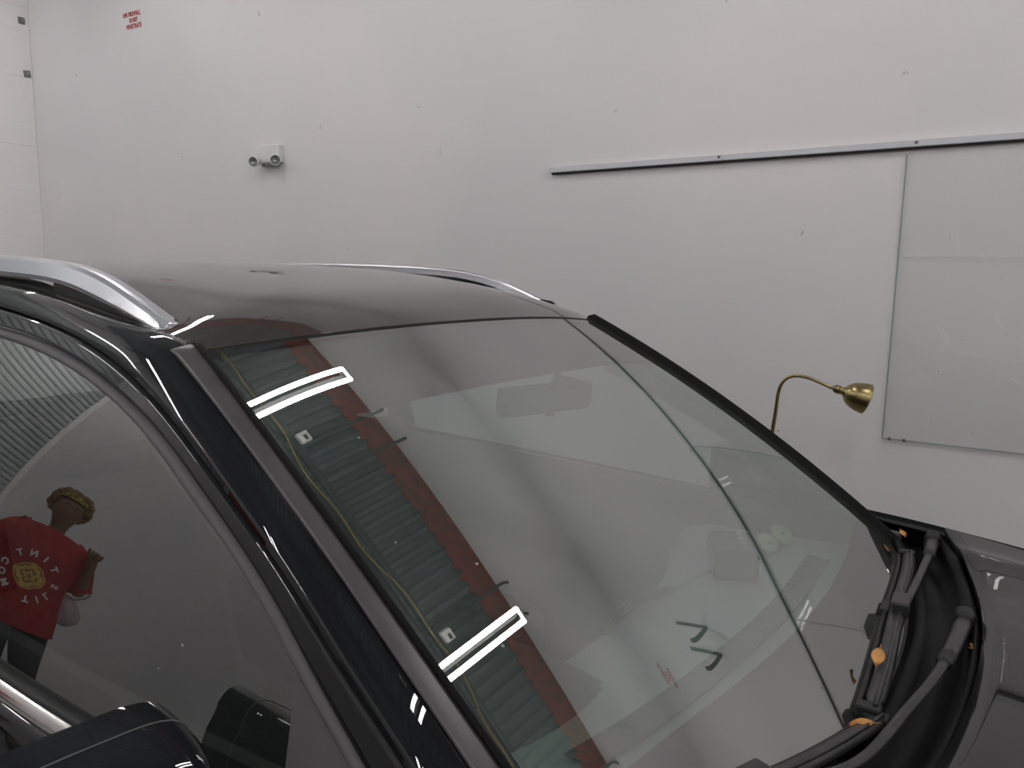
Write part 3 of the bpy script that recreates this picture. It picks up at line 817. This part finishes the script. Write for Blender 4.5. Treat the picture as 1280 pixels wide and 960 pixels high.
# wipers
def bladepath(u0, u1, v0, v1, off, n=24):
    t = np.linspace(0, 1, n); u = u0 + (u1 - u0) * t
    v = spline(*v0)(u) if isinstance(v0, tuple) else v0 + (v1 - v0) * t
    return WS(u, v, off)
def wiper(u0, u1, v0, v1, clip_t, pivot, armpts, nm):
    wp = link(bpy.data.objects.new('wiper', None), car)
    pth = bladepath(u0, u1, v0, v1, .022); rub = bladepath(u0, u1, v0, v1, .008)
    rub[:, 0] -= .012
    MB().tube(rub, .007, 6, flat=(1.6, .8)).build('rubber_edge', RUBBER, wp, smooth=True)
    MB().tube(pth, [.006] + [.012] * 22 + [.006], 8, flat=(.7, 1.15)).build('blade_spine', WIPER, wp, smooth=True)
    hl = pth.copy(); hl[:, 2] += .008; hl[:, 0] += .004
    MB().tube(hl, .0035, 6).build('spine_ridge', WIPER, wp, smooth=True)
    for e in (0, -1):
        MB().box(pth[e] + np.array((-.004, 0, -.004)), (.034, .022, .022)).build('end_clip', RUBBER, wp, bevel=.004)
    i = int(clip_t * 23); c = pth[i]; d_ = Vector(pth[min(i + 1, 23)] - pth[i - 1]).normalized(); an = math.atan2(d_.y, d_.x)
    MB().box(c + np.array((.004, 0, .012)), (.062, .030, .026), Matrix.Rotation(an, 3, 'Z')).build('blade_adapter', WIPER, wp, bevel=.004)
    MB().box(c + np.array((-.022, .01, -.006)), (.05, .016, .014), Matrix.Rotation(an, 3, 'Z')).build('adapter_clip', RUBBER, wp, bevel=.003)
    ap = smooth_path(armpts + [c + np.array((.012, 0, .016))], 40)
    rr = np.interp(np.linspace(0, 1, 40), [0, .06, .30, .34, 1], [.011, .0145, .012, .008, .0075])
    MB().tube(ap, rr, 8, flat=(.7, 1.0)).build('wiper_arm', WIPER, wp, smooth=True)
    j = int(.32 * 39); MB().tube(ap[j - 1:j + 2], .0125, 8, flat=(.75, 1.0)).build('arm_sleeve', RUBBER, wp, smooth=True)
    MB().lathe([(0, .022), (.012, .020), (.018, .008), (.018, -.02)], 14, origin=armpts[0]).build('pivot_cap', RUBBER, wp, smooth=True)
    return wp
wiper(-.20, .86, ([-.183, 0, .215, .476, .86], [.970, .956, .944, .949, .992]), 0, .52, None, [np.array((.872, .70, 1.098)), np.array((.885, .55, 1.112)), np.array((.890, .42, 1.113))], 'a')
wiper(-.80, -.205, .93, .985, .25, None, [np.array((.984, .27, 1.095)), np.array((.985, .10, 1.112)), np.array((.975, -.06, 1.116)), np.array((.955, -.19, 1.112)), np.array((.93, -.31, 1.105))], 'b')

# ------------------------------------------------------------------ cabin
for s in (-1, 1):
    P = []
    for v in np.linspace(.06, .99, 30):
        A = np.array(WS(s * .965, v, -.012)); x = float(A[0]) - .03
        z = float(CZ(x)) - .02
        C = np.array(side(x, z, s, -.045)); D_ = np.array(side(x - .02, max(z - .06, 1.02), s, -.045))
        P.append([A, (A + C) / 2 + np.array((-.01, 0, -.01)), C, D_])
    V, Fc = grid(np.array(P)); mob('inner_pillar_trim', V, Fc, CABIN, car, solid=.004)
def door_card(s):
    P = [[(x, s * (float(W(x, 1.0)) - .075 - .02 * (1 - t)), .35 + .745 * t) for t in np.linspace(0, 1, 5)] for x in np.linspace(-2.5, .8, 20)]
    V, Fc = grid(np.array(P)); mob('door_card', V, Fc, CABIN, car, solid=.02)
for s in (-1, 1): door_card(s)
MB().box((-.8, 0, .40), (3.4, 1.5, .04)).build('cabin_floor', CABIN, car)
P = [[(.80 + .10 * (1 - (y / .72) ** 2), y, z) for z in (.40, .7, 1.0, 1.03)] for y in np.linspace(-.72, .72, 16)]
V, Fc = grid(np.array(P)); mob('firewall', V, Fc, CABIN, car, solid=.02)
P = np.array([[np.array(roof(u, s_)) - np.array((0, 0, .045)) for s_ in np.linspace(.03, .97, 20)] for u in np.linspace(-.97, .97, 16)])
V, Fc = grid(P); mob('headliner', V, Fc, mat('grey_headliner', (.45, .45, .44), .9), car, solid=.01)
# dashboard: top sloping pad following the windshield foot
P = []
for u in np.linspace(-1, 1, 31):
    f = WS(u, .975, -.03); y = float(f[1])
    q = [f, f + (-.10, 0, -.015), f + (-.26, 0, -.028), f + (-.42, 0, -.035), f + (-.50, 0, -.06), f + (-.53, 0, -.14), f + (-.50, 0, -.40)]
    P.append(q)
V, Fc = grid(np.array(P)); db = mob('dashboard', V, Fc, DASH, car)
# dash humps: instrument hood on the driver side and a raised pad edge
P = []
for i, y in enumerate(np.linspace(-.56, -.16, 17)):
    k_ = math.sin(PI * i / 16) ** .5
    P.append([(.56, y, 1.0), (.46, y, 1.0 + .04 * k_), (.36, y, 1.0 + .06 * k_), (.30, y, 1.0 + .055 * k_), (.27, y, .99 + .01 * k_)])
V, Fc = grid(np.array(P)); mob('instrument_hood', V, Fc, VENT, db)
def dash_at(x, y, dz=0.0):
    f = WS(max(-1, min(1, y / .684)), .975, -.03)
    return (x, y, float(f[2]) + float(np.interp(x - float(f[0]), [-.50, -.42, -.26, -.10, 0], [-.06, -.035, -.028, -.015, 0])) + dz)
# defroster vent slots
vpath = smooth_path([dash_at(x, y, .004) for x, y in ((.600, -.42), (.615, -.33), (.638, -.135), (.655, .081), (.664, .348), (.655, .56))], 46)
fr_ = MB(); Pv = [[(p[0] - .026, p[1], p[2]), (p[0] + .026, p[1], p[2] + .003)] for p in vpath]
V, Fc = grid(np.array(Pv)); mob('vent_strip', V, Fc, VENT, db, solid=.004)
sv_ = MB().box((0, 0, 0), (.048, .003, .004))
o = sv_.build('vent_fin', CABIN, db); me_f = o.data; o.location = vpath[0] + np.array((0, 0, .004))
for p in vpath[1:]:
    o = link(bpy.data.objects.new('vent_fin', me_f), db); o.location = p + np.array((0, 0, .004))
# steering wheel on the near side
sw = link(bpy.data.objects.new('steering_wheel', None), car); sw.location = (.20, -.37, .96); sw.rotation_euler = (0, math.radians(-64), 0)
tor = [(math.cos(a) * .185, math.sin(a) * .185, 0) for a in np.linspace(0, 2 * PI, 41)]
MB().tube(tor, .016, 10, cap=False).build('wheel_rim', RUBBER, sw, smooth=True)
hb = MB().lathe([(0, .02), (.06, .018), (.075, 0), (.07, -.03)], 20)
for a in (0, PI / 2 * 1.15, -PI / 2 * 1.15): hb.box((math.cos(a + PI) * .12, math.sin(a + PI) * .12, 0), (.13, .035, .015), Matrix.Rotation(a, 3, 'Z'))
hb.build('wheel_hub', RUBBER, sw)
# seats
def seat(y, x=-.42):
    st = link(bpy.data.objects.new('seat', None), car); st.location = (x, y, .0)
    MB().box((.05, 0, .62), (.50, .48, .16)).build('seat_cushion', SEAT, st, bevel=.05)
    MB().box((-.26, 0, .92), (.14, .46, .60), Matrix.Rotation(-.28, 3, 'Y')).build('backrest', SEAT, st, bevel=.05)
    MB().box((-.38, 0, 1.31), (.09, .25, .17), Matrix.Rotation(-.2, 3, 'Y')).build('headrest', SEAT, st, bevel=.035)
for y in (-.38, .38): seat(y)
st = link(bpy.data.objects.new('rear_bench', None), car); st.location = (-1.35, 0, 0)
MB().box((.05, 0, .62), (.50, 1.25, .16)).build('seat_cushion', SEAT, st, bevel=.05)
MB().box((-.26, 0, .92), (.14, 1.25, .58), Matrix.Rotation(-.3, 3, 'Y')).build('backrest', SEAT, st, bevel=.05)
# inside mirror
im = link(bpy.data.objects.new('inside_mirror', None), car); im.location = (.205, .068, 1.435); im.rotation_euler = (0, math.radians(6), math.radians(-16))
MB().box((0, 0, 0), (.03, .25, .065)).build('mirror_shell', RUBBER, im, bevel=.012)
MB().box((-.0165, 0, 0), (.002, .235, .055)).build('mirror_face', CHROME, im)
MB().tube([(0, .0, .02), (.015, .01, .035), (.01, .02, .052)], .009, 8).build('mirror_stem', RUBBER, im, smooth=True)
MB().box((-.005, .02, -.036), (.012, .02, .012)).build('dimmer_tab', RUBBER, im, bevel=.003)
# things lying on the dashboard
def world_thing(name, q, rz=0):
    o = empty(name, toW(q), CARYAW + rz); return o
t_ = world_thing('dash_box', dash_at(.50, .42, .003), .5); tag(t_, 'dark plastic box on the dashboard under the windshield', 'box')
MB().box((0, 0, .035), (.10, .16, .07)).build('box_body', mat('dull_black_plastic', (.02, .019, .02), .35), t_, bevel=.012)
for k_ in range(4): MB().box((.02, -.05 + .033 * k_, .071), (.012, .022, .002)).build('glint_chip', CHROME, t_)  # chrome chips stand for the small glints on the box
PALE = mat('pale_green_petal', (.55, .66, .34), .5)
for q in (dash_at(.54, .56, .002), dash_at(.55, .63, .002)):
    t_ = world_thing('dash_ornament', q, .3); tag(t_, 'small pale green flower ornament standing on the dashboard', 'ornament', 'pale flowers on the dashboard')
    MB().lathe([(0, .004), (.022, .003), (.030, 0), (0, -.002)], 16, origin=(0, 0, .024), axis=(.35, -.45, .82)).build('flower_disc', PALE, t_, smooth=True)
    MB().lathe([(0, .007), (.004, .006), (.005, .003)], 10, origin=(0, 0, .024), axis=(.35, -.45, .82)).build('flower_eye', mat('flower_eye_green', (.2, .32, .16), .5), t_, smooth=True)
    MB().lathe([(.008, 0), (.004, .006), (.003, .024)], 12).build('flower_foot', PALE, t_, smooth=True)
t_ = world_thing('coiled_cable', dash_at(.40, .05, .012)); tag(t_, 'grey coiled cable with straight lead lying on the dashboard', 'cable')
c0_ = dash_at(.40, .05, .012)
def crel(x, y, dz): q = dash_at(x, y, .012 + dz); return (q[0] - c0_[0], q[1] - c0_[1], q[2] - c0_[2])
base = smooth_path([crel(.40, .0, .0), crel(.405, .07, .02), crel(.42, .15, .02), crel(.43, .21, .006), crel(.435, .24, 0)], 160)
coil = [b + np.array((.009 * math.cos(k_ * .9), 0, .009 * math.sin(k_ * .9))) for k_, b in enumerate(base)]
CAB = mat('grey_cable', (.10, .10, .10), .5)
MB().tube(coil, .003, 5).build('coil', CAB, t_, smooth=True)
MB().tube(smooth_path([base[-1], crel(.445, .29, -.006), crel(.46, .36, -.006), crel(.47, .38, -.004)], 24), .0025, 6).build('lead', CAB, t_, smooth=True)
# leaves caught at the wipers
LEAF = mat('dry_orange_leaf', (.50, .24, .07), .7, var=.3, vscale=60)
def leaf(q, rz, tilt, s_, lab):
    o_ = world_thing('dry_leaf', q, rz); o_.rotation_euler = (tilt, .25, CARYAW + rz)
    P = []
    for t in np.linspace(0, 1, 9):
        wd = .011 * math.sin(PI * min(1, t * .94 + .03)) ** .8 * s_
        P.append([(t * .045 * s_, -wd, .002), (t * .045 * s_, 0, -.001 + .003 * math.sin(t * 5)), (t * .045 * s_, wd, .003)])
    V, Fc = grid(np.array(P)); mob('blade', V, Fc, LEAF, o_, solid=.0006)
    MB().tube([(0, 0, 0), (-.012 * s_, .002, .001)], .0008, 5).build('stalk', LEAF, o_)
    tag(o_, lab, 'leaf')
leaf((.893, .006, 1.116), -1.47, -.15, .9, 'dry orange leaf caught under the long wiper blade')
leaf((.925, -.185, 1.095), -2.7, -.5, .7, 'dry orange leaf at the tip of the other wiper blade')
leaf((.80, .72, 1.10), -.9, .2, .55, 'dry orange leaf on black cowl plastic by the far pillar')
leaf((1.005, .16, 1.09), 1.4, .6, .7, 'dry orange leaf wedged at the hood edge by the cowl')

# ------------------------------------------------------------------ brass lamp behind the car
L0 = (-.72, 3.2, 0)
bl = empty('gooseneck_lamp', L0); tag(bl, 'antique brass gooseneck floor lamp standing by the white wall', 'lamp')
MB().lathe([(0, .035), (.03, .032), (.10, .018), (.125, .008), (.125, 0), (0, 0)], 32).build('lamp_base', BRASS, bl, smooth=True)

L0 = (-.72, 3.2, 0)
bl.location = L0
pole = smooth_path([(.0, 0, .03), (-.0, 0, .6), (.003, 0, 1.10), (.010, 0, 1.185), (.018, 0, 1.255), (.041, 0, 1.293), (.092, 0, 1.307), (.153, 0, 1.293), (.208, .0, 1.273), (.232, .005, 1.265)], 70)
MB().tube(pole, np.r_[np.full(46, .0085), np.linspace(.0085, .006, 24)], 12).build('lamp_neck', BRASS, bl, smooth=True)
ax = Vector((.93, .30, -.30)).normalized(); o0 = Vector((.222, .0, 1.270))
neck = [(0, -.006), (.008, -.005), (.014, .002), (.0165, .010), (.0165, .024), (.0145, .028), (.0145, .034), (.019, .038), (.019, .042)]
MB().lathe(neck, 24, origin=o0, axis=ax).build('socket_cap', BRASS, bl, smooth=True)
for ring, (rr_h, hh) in enumerate(((.0155, .006), (.0168, .016))):
    for k_ in range(8):
        an = 2 * PI * (k_ + .5 * ring) / 8
        zz = ax; a_ = Vector((0, 0, 1)); xx_ = (a_ - zz * a_.dot(zz)).normalized(); yy_ = zz.cross(xx_)
        c_ = o0 + zz * hh + (xx_ * math.cos(an) + yy_ * math.sin(an)) * rr_h
        MB().lathe([(0, .0006), (.0022, .0005), (.0022, -.001)], 8, origin=c_, axis=(xx_ * math.cos(an) + yy_ * math.sin(an))).build('vent_hole', GAP, bl)
sh = [(.017, .038), (.030, .046), (.043, .060), (.052, .080), (.0575, .102), (.0595, .120), (.060, .126), (.0585, .127), (.056, .118), (.050, .085), (.040, .062), (.016, .043)]
MB().lathe(sh, 36, origin=o0, axis=ax).build('lamp_shade', BRASS, bl, smooth=True)

# ------------------------------------------------------------------ person mirrored in the side window
PX, PY, PRZ = -3.60, -.70, math.radians(27.0)
pe = empty('person', (PX, PY, 0), PRZ)
tag(pe, 'person in red T-shirt, patterned headband and glasses with one hand raised', 'person')
SKIN = mat('brown_skin', (.21, .105, .06), .5, var=.1, vscale=20)
SHIRT = mat('red_cotton', (.30, .013, .016), .85, var=.12, vscale=12, bump=.2, bscale=14)
TROU = mat('black_trousers', (.012, .012, .014), .8)
verts = []; rad = []; edges = []
def sv_add(p, r, par=None):
    verts.append(p); rad.append(r)
    if par is not None: edges.append((par, len(verts) - 1))
    return len(verts) - 1
pv = sv_add((0, 0, .98), .135)
sp = sv_add((0, 0, 1.14), .125, pv); chs = sv_add((0, 0, 1.32), .13, sp); nb = sv_add((-.005, 0, 1.45), .062, chs)
nk = sv_add((.004, .005, 1.515), .050, nb); hd = sv_add((.026, .01, 1.575), .086, nk); hm = sv_add((.020, .018, 1.645), .102, hd); ht = sv_add((.012, .026, 1.715), .080, hm)
fing_roots = {}
for s in (-1, 1):
    sh_ = sv_add((-.005, s * .165, 1.415), .062, chs)
    if s < 0:
        el = sv_add((-.04, -.285, 1.135), .044, sh_); wr_ = sv_add((.105, -.262, 1.335), .030, el); hn = sv_add((.125, -.255, 1.395), .033, wr_)
        kn = sv_add((.132, -.252, 1.425), .030, hn)
        dirs = [(.06, .35, .75), (.2, .25, .9), (.2, .1, .95), (.15, -.1, .95)]
        for i, d in enumerate(dirs):
            b = sv_add((.135 + .002 * i, -.228 - .019 * i, 1.443 - .003 * abs(i - 1)), .0095, kn)
            m1 = sv_add((.158, -.226 - .019 * i, 1.462 - .003 * i), .009, b); m2 = sv_add((.176, -.224 - .018 * i, 1.445 - .003 * i), .0085, m1); sv_add((.170, -.224 - .018 * i, 1.424 - .003 * i), .008, m2)
        b = sv_add((.142, -.222, 1.405), .012, hn); m1 = sv_add((.160, -.205, 1.435), .0105, b); sv_add((.163, -.203, 1.470), .009, m1)
    else:
        el = sv_add((-.02, .275, 1.14), .044, sh_); wr_ = sv_add((.03, .29, .90), .030, el); hn = sv_add((.045, .29, .83), .033, wr_)
        for i in range(4):
            b = sv_add((.025 + .018 * i, .29, .785), .0095, hn); m1 = sv_add((.028 + .018 * i, .283, .75), .009, b); sv_add((.030 + .017 * i, .268, .722), .008, m1)
        b = sv_add((.085, .285, .81), .011, hn); sv_add((.10, .275, .775), .009, b)
    hp = sv_add((0, s * .095, .88), .105, pv); kn_ = sv_add((.015, s * .11, .49), .064, hp); an_ = sv_add((-.02, s * .115, .10), .043, kn_); sv_add((.11, s * .13, .04), .036, an_)
me = bpy.data.meshes.new('body'); me.from_pydata(verts, edges, []); 
bo = link(bpy.data.objects.new('body', me), pe)
me.materials.append(SKIN)
sk = bo.modifiers.new('skin', 'SKIN'); sk.use_smooth_shade = True
me.skin_vertices or None
if not me.skin_vertices:
    bm = bmesh.new(); bm.from_mesh(me); bm.verts.layers.skin.verify(); bm.to_mesh(me); bm.free()
for i, v in enumerate(me.skin_vertices[0].data):
    v.radius = (rad[i], rad[i]); v.use_root = (i == 0)
bo.modifiers.new('sub', 'SUBSURF').levels = 2; bo.modifiers['sub'].render_levels = 2
# T-shirt: torso loft and two sleeves in one cloth
st_z = [.79, .86, .98, 1.10, 1.22, 1.31, 1.38, 1.425, 1.455, 1.47]
st_rx = spline(st_z, [.165, .168, .162, .158, .168, .170, .148, .120, .095, .076])
st_ry = spline(st_z, [.235, .235, .222, .215, .228, .238, .232, .212, .165, .098])
P = [[(float(st_rx(z)) * math.cos(a) * (1.0 + .015 * math.sin(a * 7 + z * 9) * (1.3 - z)), float(st_ry(z)) * math.sin(a), z) for a in np.linspace(0, 2 * PI, 48, endpoint=False)] for z in np.linspace(.79, 1.47, 40)]
ts = MB(); ts.add(*grid(np.array(P), closev=True))
ts.tube(smooth_path([(-.005, -.12, 1.385), (-.016, -.205, 1.335), (-.038, -.268, 1.20), (-.04, -.285, 1.165)], 14), np.linspace(.098, .076, 14), 20, cap=False)
ts.tube(smooth_path([(-.005, .12, 1.385), (-.014, .205, 1.335), (-.02, .262, 1.20), (-.018, .275, 1.165)], 14), np.linspace(.098, .076, 14), 20, cap=False)
tso = ts.build('t_shirt', SHIRT, pe, smooth=True)
# shirt print
WHT = mat('white_print', (.75, .72, .72), .7); GOLD = mat('gold_print', (.62, .42, .10), .7); GOLD2 = mat('dark_gold_print', (.25, .12, .03), .7)
def shirt_x(y, z): return float(st_rx(z)) * math.sqrt(max(0, 1 - (y / float(st_ry(z))) ** 2))
EC = (0.01, 1.13)
letters = [('S', 88, 0), ('T', 45, 0), ('I', 16, 0), ('N', -12, 0), ('T', -42, 0), ('C', -82, 0), ('O', -108, 0), ('M', -135, 0), ('T', 168, 0), ('I', 143, 0), ('L', 120, 0)]
pm = []
for ch_, deg, _ in letters:
    m_ = text_mesh(ch_, .055, .0025)
    a = math.radians(deg)                      # deg: towards her right side (-y) positive
    cy_, cz_ = EC[0] - math.sin(a) * .145, EC[1] + math.cos(a) * .145
    for v in m_.vertices:
        # as read by someone facing her: text right = her left (+y)
        lx, lz = v.co.x, v.co.y
        ca, sa = math.cos(a), math.sin(a)
        yy = cy_ + lx * ca + lz * -sa; zz_ = cz_ + lx * sa + lz * ca
        v.co = Vector((shirt_x(yy, zz_) + .006 + v.co.z, yy, zz_))
    m_.materials.append(WHT)
    link(bpy.data.objects.new('shirt_letter', m_), tso)
def roundel(r0, r1, wob, m_, off, nm):
    P = [[None] * 60 for _ in range(5)]
    for i, r in enumerate(np.linspace(r0, r1, 5)):
        for j, a in enumerate(np.linspace(0, 2 * PI, 60, endpoint=False)):
            q = r * (1 + wob * math.sin(a * 9) * .5 + wob * math.sin(a * 4 + 1)); y, z = EC[0] + q * math.cos(a), EC[1] + q * math.sin(a) * .92
            P[i][j] = (shirt_x(y, z) + off, y, z)
    V, Fc = grid(np.array(P), closev=True); mob(nm, V, Fc, m_, tso)
roundel(.001, .076, .05, GOLD2, .005, 'print_ground'); roundel(.081, .090, .05, GOLD, .006, 'print_ring'); roundel(.048, .074, .12, GOLD, .006, 'print_ring'); roundel(.014, .030, .3, GOLD, .006, 'print_centre')
for sy in (-1, 1):
    for zz_ in (.012, -.018):
        y0_ = EC[0] + sy * .031; V, Fc = grid(np.array([[(shirt_x(y0_ + a, EC[1] + zz_ + b) + .0075, y0_ + a, EC[1] + zz_ + b) for a in np.linspace(-.010, .010, 4)] for b in np.linspace(-.004, .004, 3)]))
        mob('print_mark', V, Fc, GOLD, tso)
# trousers, shoes
tr = MB()
P = [[(rx * math.cos(a), ry * math.sin(a), z) for a in np.linspace(0, 2 * PI, 32, endpoint=False)] for z, rx, ry in ((1.02, .15, .205), (.92, .155, .215), (.84, .150, .215), (.80, .13, .20))]
tr.add(*grid(np.array(P), closev=True))
for s in (-1, 1): tr.tube([(0, s * .10, .86), (.01, s * .105, .70), (.015, s * .11, .50), (-.005, s * .115, .30), (-.02, s * .118, .09)], [.118, .108, .085, .075, .065], 20)
tr.build('trousers', TROU, pe, smooth=True)
for s in (-1, 1):
    MB().tube([(-.075, s * .118, .045), (-.05, s * .118, .05), (.03, s * .122, .045), (.10, s * .128, .036), (.145, s * .13, .03)], [.028, .044, .043, .040, .022], 14, flat=(.8, 1.05)).build('shoe', TROU, pe, smooth=True)
# head details
HAIR = mat('curly_light_brown_hair', (.22, .12, .045), .7, var=.5, vscale=60, bump=.8, bscale=120)
hb_ = MB()
hc = Vector((.0, .02, 1.668))
r_ = random.Random(3)
for k_ in range(380):
    a = r_.uniform(0, 2 * PI); e_ = r_.uniform(-.85, 1.0)
    d = Vector((math.cos(a) * math.cos(e_), math.sin(a) * math.cos(e_), math.sin(e_)))
    if d.x > .38 and d.z < .62: continue
    if d.x > .1 and d.z < -.2: continue
    c_ = hc + Vector((d.x * .108, d.y * (.112 + .02 * max(0, -d.z)), d.z * .098)); rr2 = r_.uniform(.016, .030)
    hb_.lathe([(0, -rr2), (rr2 * .8, -rr2 * .6), (rr2, 0), (rr2 * .8, rr2 * .6), (0, rr2)], 6, origin=c_, axis=d)
hb_.build('hair', HAIR, pe, smooth=True)
BAND = mat('patterned_headband', (.42, .16, .05), .8, var=.9, vscale=45, tint=(.50, .46, .06))
P = []
for t in np.linspace(0, 2 * PI, 48, endpoint=False):
    row = []
    for w_ in np.linspace(-1, 1, 5):
        zz_ = 1.705 + .018 * w_ + .012 * math.cos(t)
        k_ = 1.0 - .16 * max(0, w_); row.append((.014 + .090 * math.cos(t) * k_, .022 + .088 * math.sin(t) * k_, zz_))
    P.append(row)
V, Fc = grid(np.array(P), closeu=True); mob('headband', V, Fc, BAND, pe, solid=.006, off=1)
FX = .104
for s in (-1, 1):
    MB().lathe([(0, .010), (.008, .007), (.011, 0)], 12, origin=(FX - .010, .016 + s * .031, 1.652), axis=(1, 0, 0)).build('eye', mat('dark_eye', (.03, .02, .015), .2), pe, smooth=True)
    ring = [(FX + .006 - .25 * abs(math.cos(a) * .024 * 1 + s * .032) ** 1.2 * .3, .016 + s * .032 + math.cos(a) * .026, 1.650 + math.sin(a) * .019) for a in np.linspace(0, 2 * PI, 25)]
    MB().tube(ring, .0018, 6, cap=False).build('glasses_rim', GAP, pe, smooth=True)
    MB().tube([(FX, .016 + s * .058, 1.655), (.06, .016 + s * .084, 1.655), (.0, .016 + s * .088, 1.652)], .0016, 6).build('glasses_arm', GAP, pe)
    MB().tube(smooth_path([(.015, .016 + s * .084, 1.615), (.0, .016 + s * .096, 1.635), (.005, .016 + s * .094, 1.668)], 10), [.006, .010, .011, .011, .010, .010, .010, .009, .008, .005], 8).build('ear', SKIN, pe, smooth=True)
    MB().lathe([(0, .006), (.006, 0), (0, -.006)], 8, origin=(.012, .016 + s * .094, 1.598)).build('earring', GAP, pe, smooth=True)
MB().tube([(FX + .004, .009, 1.652), (FX + .007, .016, 1.655), (FX + .004, .023, 1.652)], .0018, 6).build('glasses_bridge', GAP, pe)
MB().tube(smooth_path([(FX - .012, .016, 1.655), (FX + .004, .016, 1.632), (FX + .014, .015, 1.614), (FX - .002, .015, 1.603)], 14), [.007, .008, .008, .009, .010, .011, .013, .015, .016, .016, .015, .013, .010, .006], 10).build('nose', SKIN, pe, smooth=True)
LIP = mat('dark_lips', (.20, .06, .05), .5)
MB().tube(smooth_path([(FX - .022, -.012, 1.576), (FX - .006, .004, 1.579), (FX - .003, .014, 1.577), (FX - .006, .024, 1.579), (FX - .022, .040, 1.576)], 14), [.003] + [.007] * 12 + [.003], 8, flat=(1, .6)).build('mouth', LIP, pe, smooth=True)
# bag hanging on the bent arm
BAG = mat('pale_pink_bag', (.42, .33, .33), .6, var=.25, vscale=9, bump=.4, bscale=14)
bg = empty('hand_bag', (PX, PY, 0), PRZ); tag(bg, 'pale crumpled bag hanging from the bent arm of the person in red', 'bag')
P = []
for t in np.linspace(0, 1, 14):
    w_ = math.sin(PI * min(1, .08 + t * .9)) ** .5; z = 1.115 - .215 * t
    P.append([(-.06 + .055 * w_ * math.cos(a) * (1 + .1 * math.sin(5 * a + 7 * t)), -.235 - .02 * t + .085 * (.55 + .6 * t - .35 * t ** 4) * w_ * math.sin(a) * 1.5, z) for a in np.linspace(0, 2 * PI, 24, endpoint=False)])
V, Fc = grid(np.array(P), closev=True); Fc.append(tuple(range(24))); Fc.append(tuple(range(len(V) - 24, len(V))))
mob('bag_body', V, Fc, BAG, bg)
MB().tube(smooth_path([(-.06, -.27, 1.10), (-.055, -.335, 1.15), (-.03, -.345, 1.19), (.01, -.31, 1.215), (-.03, -.235, 1.19), (-.06, -.215, 1.10)], 24), .006, 6).build('bag_handle', BAG, bg, smooth=True)
